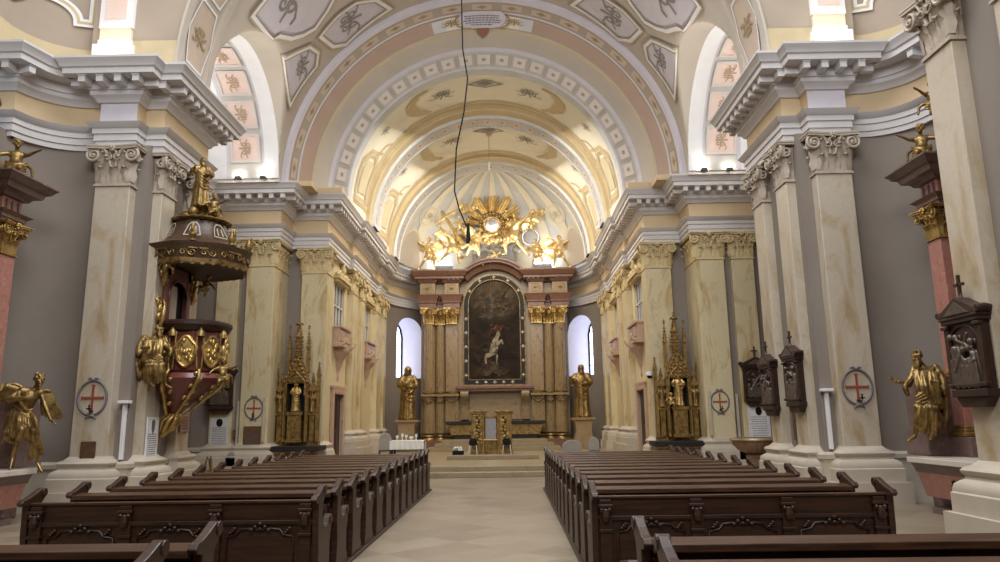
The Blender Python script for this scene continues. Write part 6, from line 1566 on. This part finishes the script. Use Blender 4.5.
for sg, wd_ in ((-1,'left'),(1,'right')):
    for x, w_ in ((6.95,'inner'),(7.75,'outer')):
        t = thing('cornice_floodlight', 'white floodlight on the bay cornice %s, %s of the pair' % (wd_, w_), 'lamp', (sg*x,22.12 if False else 21.7,9.245), 0, 'floodlights on the cornices')
        MB().box(-.1,.1,-.06,.06,0,.1).build('lamp_housing', M['lampbody'], t); MB().box(-.16,.16,-.05,.07,.1,.14).build('lamp_lens', M['lamp'], t)
    t = thing('strip_floodlight', 'low floodlight bar on the near cornice below the white strip, %s' % wd_, 'lamp', (sg*7.85,14.05,9.245), 0, 'floodlights on the cornices')
    MB().box(-.32,.32,-.05,.05,0,.1).build('lamp_housing', M['lampbody'], t); MB().box(-.3,.3,.0,.06,.1,.12).build('lamp_lens', M['lamp'], t)
# ================================================================== LIGHT
def area(name, loc, rot, sx, sy, power, c=(1,1,1), spread=None):
    l = bpy.data.lights.new(name, 'AREA'); l.shape = 'RECTANGLE'; l.size = sx; l.size_y = sy; l.energy = power; l.color = c
    if spread: l.spread = radians(spread)
    o = bpy.data.objects.new(name, l); COL.objects.link(o); o.location = loc; o.rotation_euler = rot; return o
def point(name, loc, power, c, r=.15):
    l = bpy.data.lights.new(name, 'POINT'); l.energy = power; l.color = c; l.shadow_soft_size = r
    o = bpy.data.objects.new(name, l); COL.objects.link(o); o.location = loc; return o
def spot(name, loc, target, power, c, ang=90, r=.1):
    l = bpy.data.lights.new(name, 'SPOT'); l.energy = power; l.color = c; l.spot_size = radians(ang); l.spot_blend = .6; l.shadow_soft_size = r
    o = bpy.data.objects.new(name, l); COL.objects.link(o); o.location = loc
    o.rotation_euler = (Vector(target)-Vector(loc)).to_track_quat('-Z','Y').to_euler(); return o
DAY = (.93,.96,1); WARM = (1,.93,.83); NEUT = (1,.96,.9)
area('nave_daylight', (0,-3,13.5), (radians(74),0,0), 11, 5, 1750, (.95,.97,1))
area('dome_daylight', (0,9.5,16.7), (0,0,0), 9, 8, 1950, (.91,.945,1), 150)
for sg in (-1,1):
    area('lunette_daylight', (sg*9.1,19,11), (0,sg*PI/2,0), 2.2, 4, 75, DAY)
    area('cornice_uplight', (sg*5.05,29.3,9.32), (0,PI-sg*.8,0), .35, 9.6, 300, WARM, 100)
    area('bay_fill', (sg*6.0,18.6,9.6), (0,PI-sg*.75,0), .5, 2.2, 70, NEUT)  # fill added to brighten the bay vault, no fixture stands here
    spot('jamb_flood', (sg*6.9,21.65,9.35), (sg*7.2,22.1,11), 16, NEUT, 120)
    spot('strip_flood', (sg*7.85,14.0,9.4), (sg*7.85,14.6,10.6), 22, NEUT, 110)
area('apse_uplight', (0,35.6,9.9), (PI,0,0), 3.5, .8, 40, NEUT)
for sg in (-1,1): area('apse_uplight', (sg*2.5,37.3,9.5), (PI-.1,sg*.2,0), 1.2, .5, 28, NEUT)
area('chancel_light', (0,25.5,12.5), (radians(14),0,0), 5, 2, 520, WARM)
area('chancel_light', (0,30.5,12.8), (radians(10),0,0), 5, 2, 560, WARM)
wd = bpy.data.worlds.new('world'); bpy.context.scene.world = wd; wd.use_nodes = True
wd.node_tree.nodes['Background'].inputs['Color'].default_value = (.8,.88,1,1); wd.node_tree.nodes['Background'].inputs['Strength'].default_value = .5

# ================================================================== CAMERA
cam = bpy.data.cameras.new('camera'); co = bpy.data.objects.new('camera', cam); COL.objects.link(co)
cam.sensor_width = 36; cam.lens = 26.0; cam.clip_end = 200
pitch, yaw, roll = radians(10.907), radians(.628), radians(.8)
F = Vector((-sin(yaw)*cos(pitch), cos(yaw)*cos(pitch), sin(pitch))); R0 = Vector((cos(yaw),sin(yaw),0)); U0 = R0.cross(F)
R_ = R0*cos(roll)-U0*sin(roll); U_ = R0*sin(roll)+U0*cos(roll)
co.matrix_world = Matrix(((R_.x,U_.x,-F.x,.73),(R_.y,U_.y,-F.y,0),(R_.z,U_.z,-F.z,1.65),(0,0,0,1)))
sc = bpy.context.scene; sc.camera = co
sc.view_settings.view_transform = 'Standard'; sc.view_settings.look = 'None'; sc.view_settings.exposure = -.04
sc.cycles.max_bounces = 8; sc.cycles.diffuse_bounces = 5; sc.cycles.sample_clamp_indirect = 4
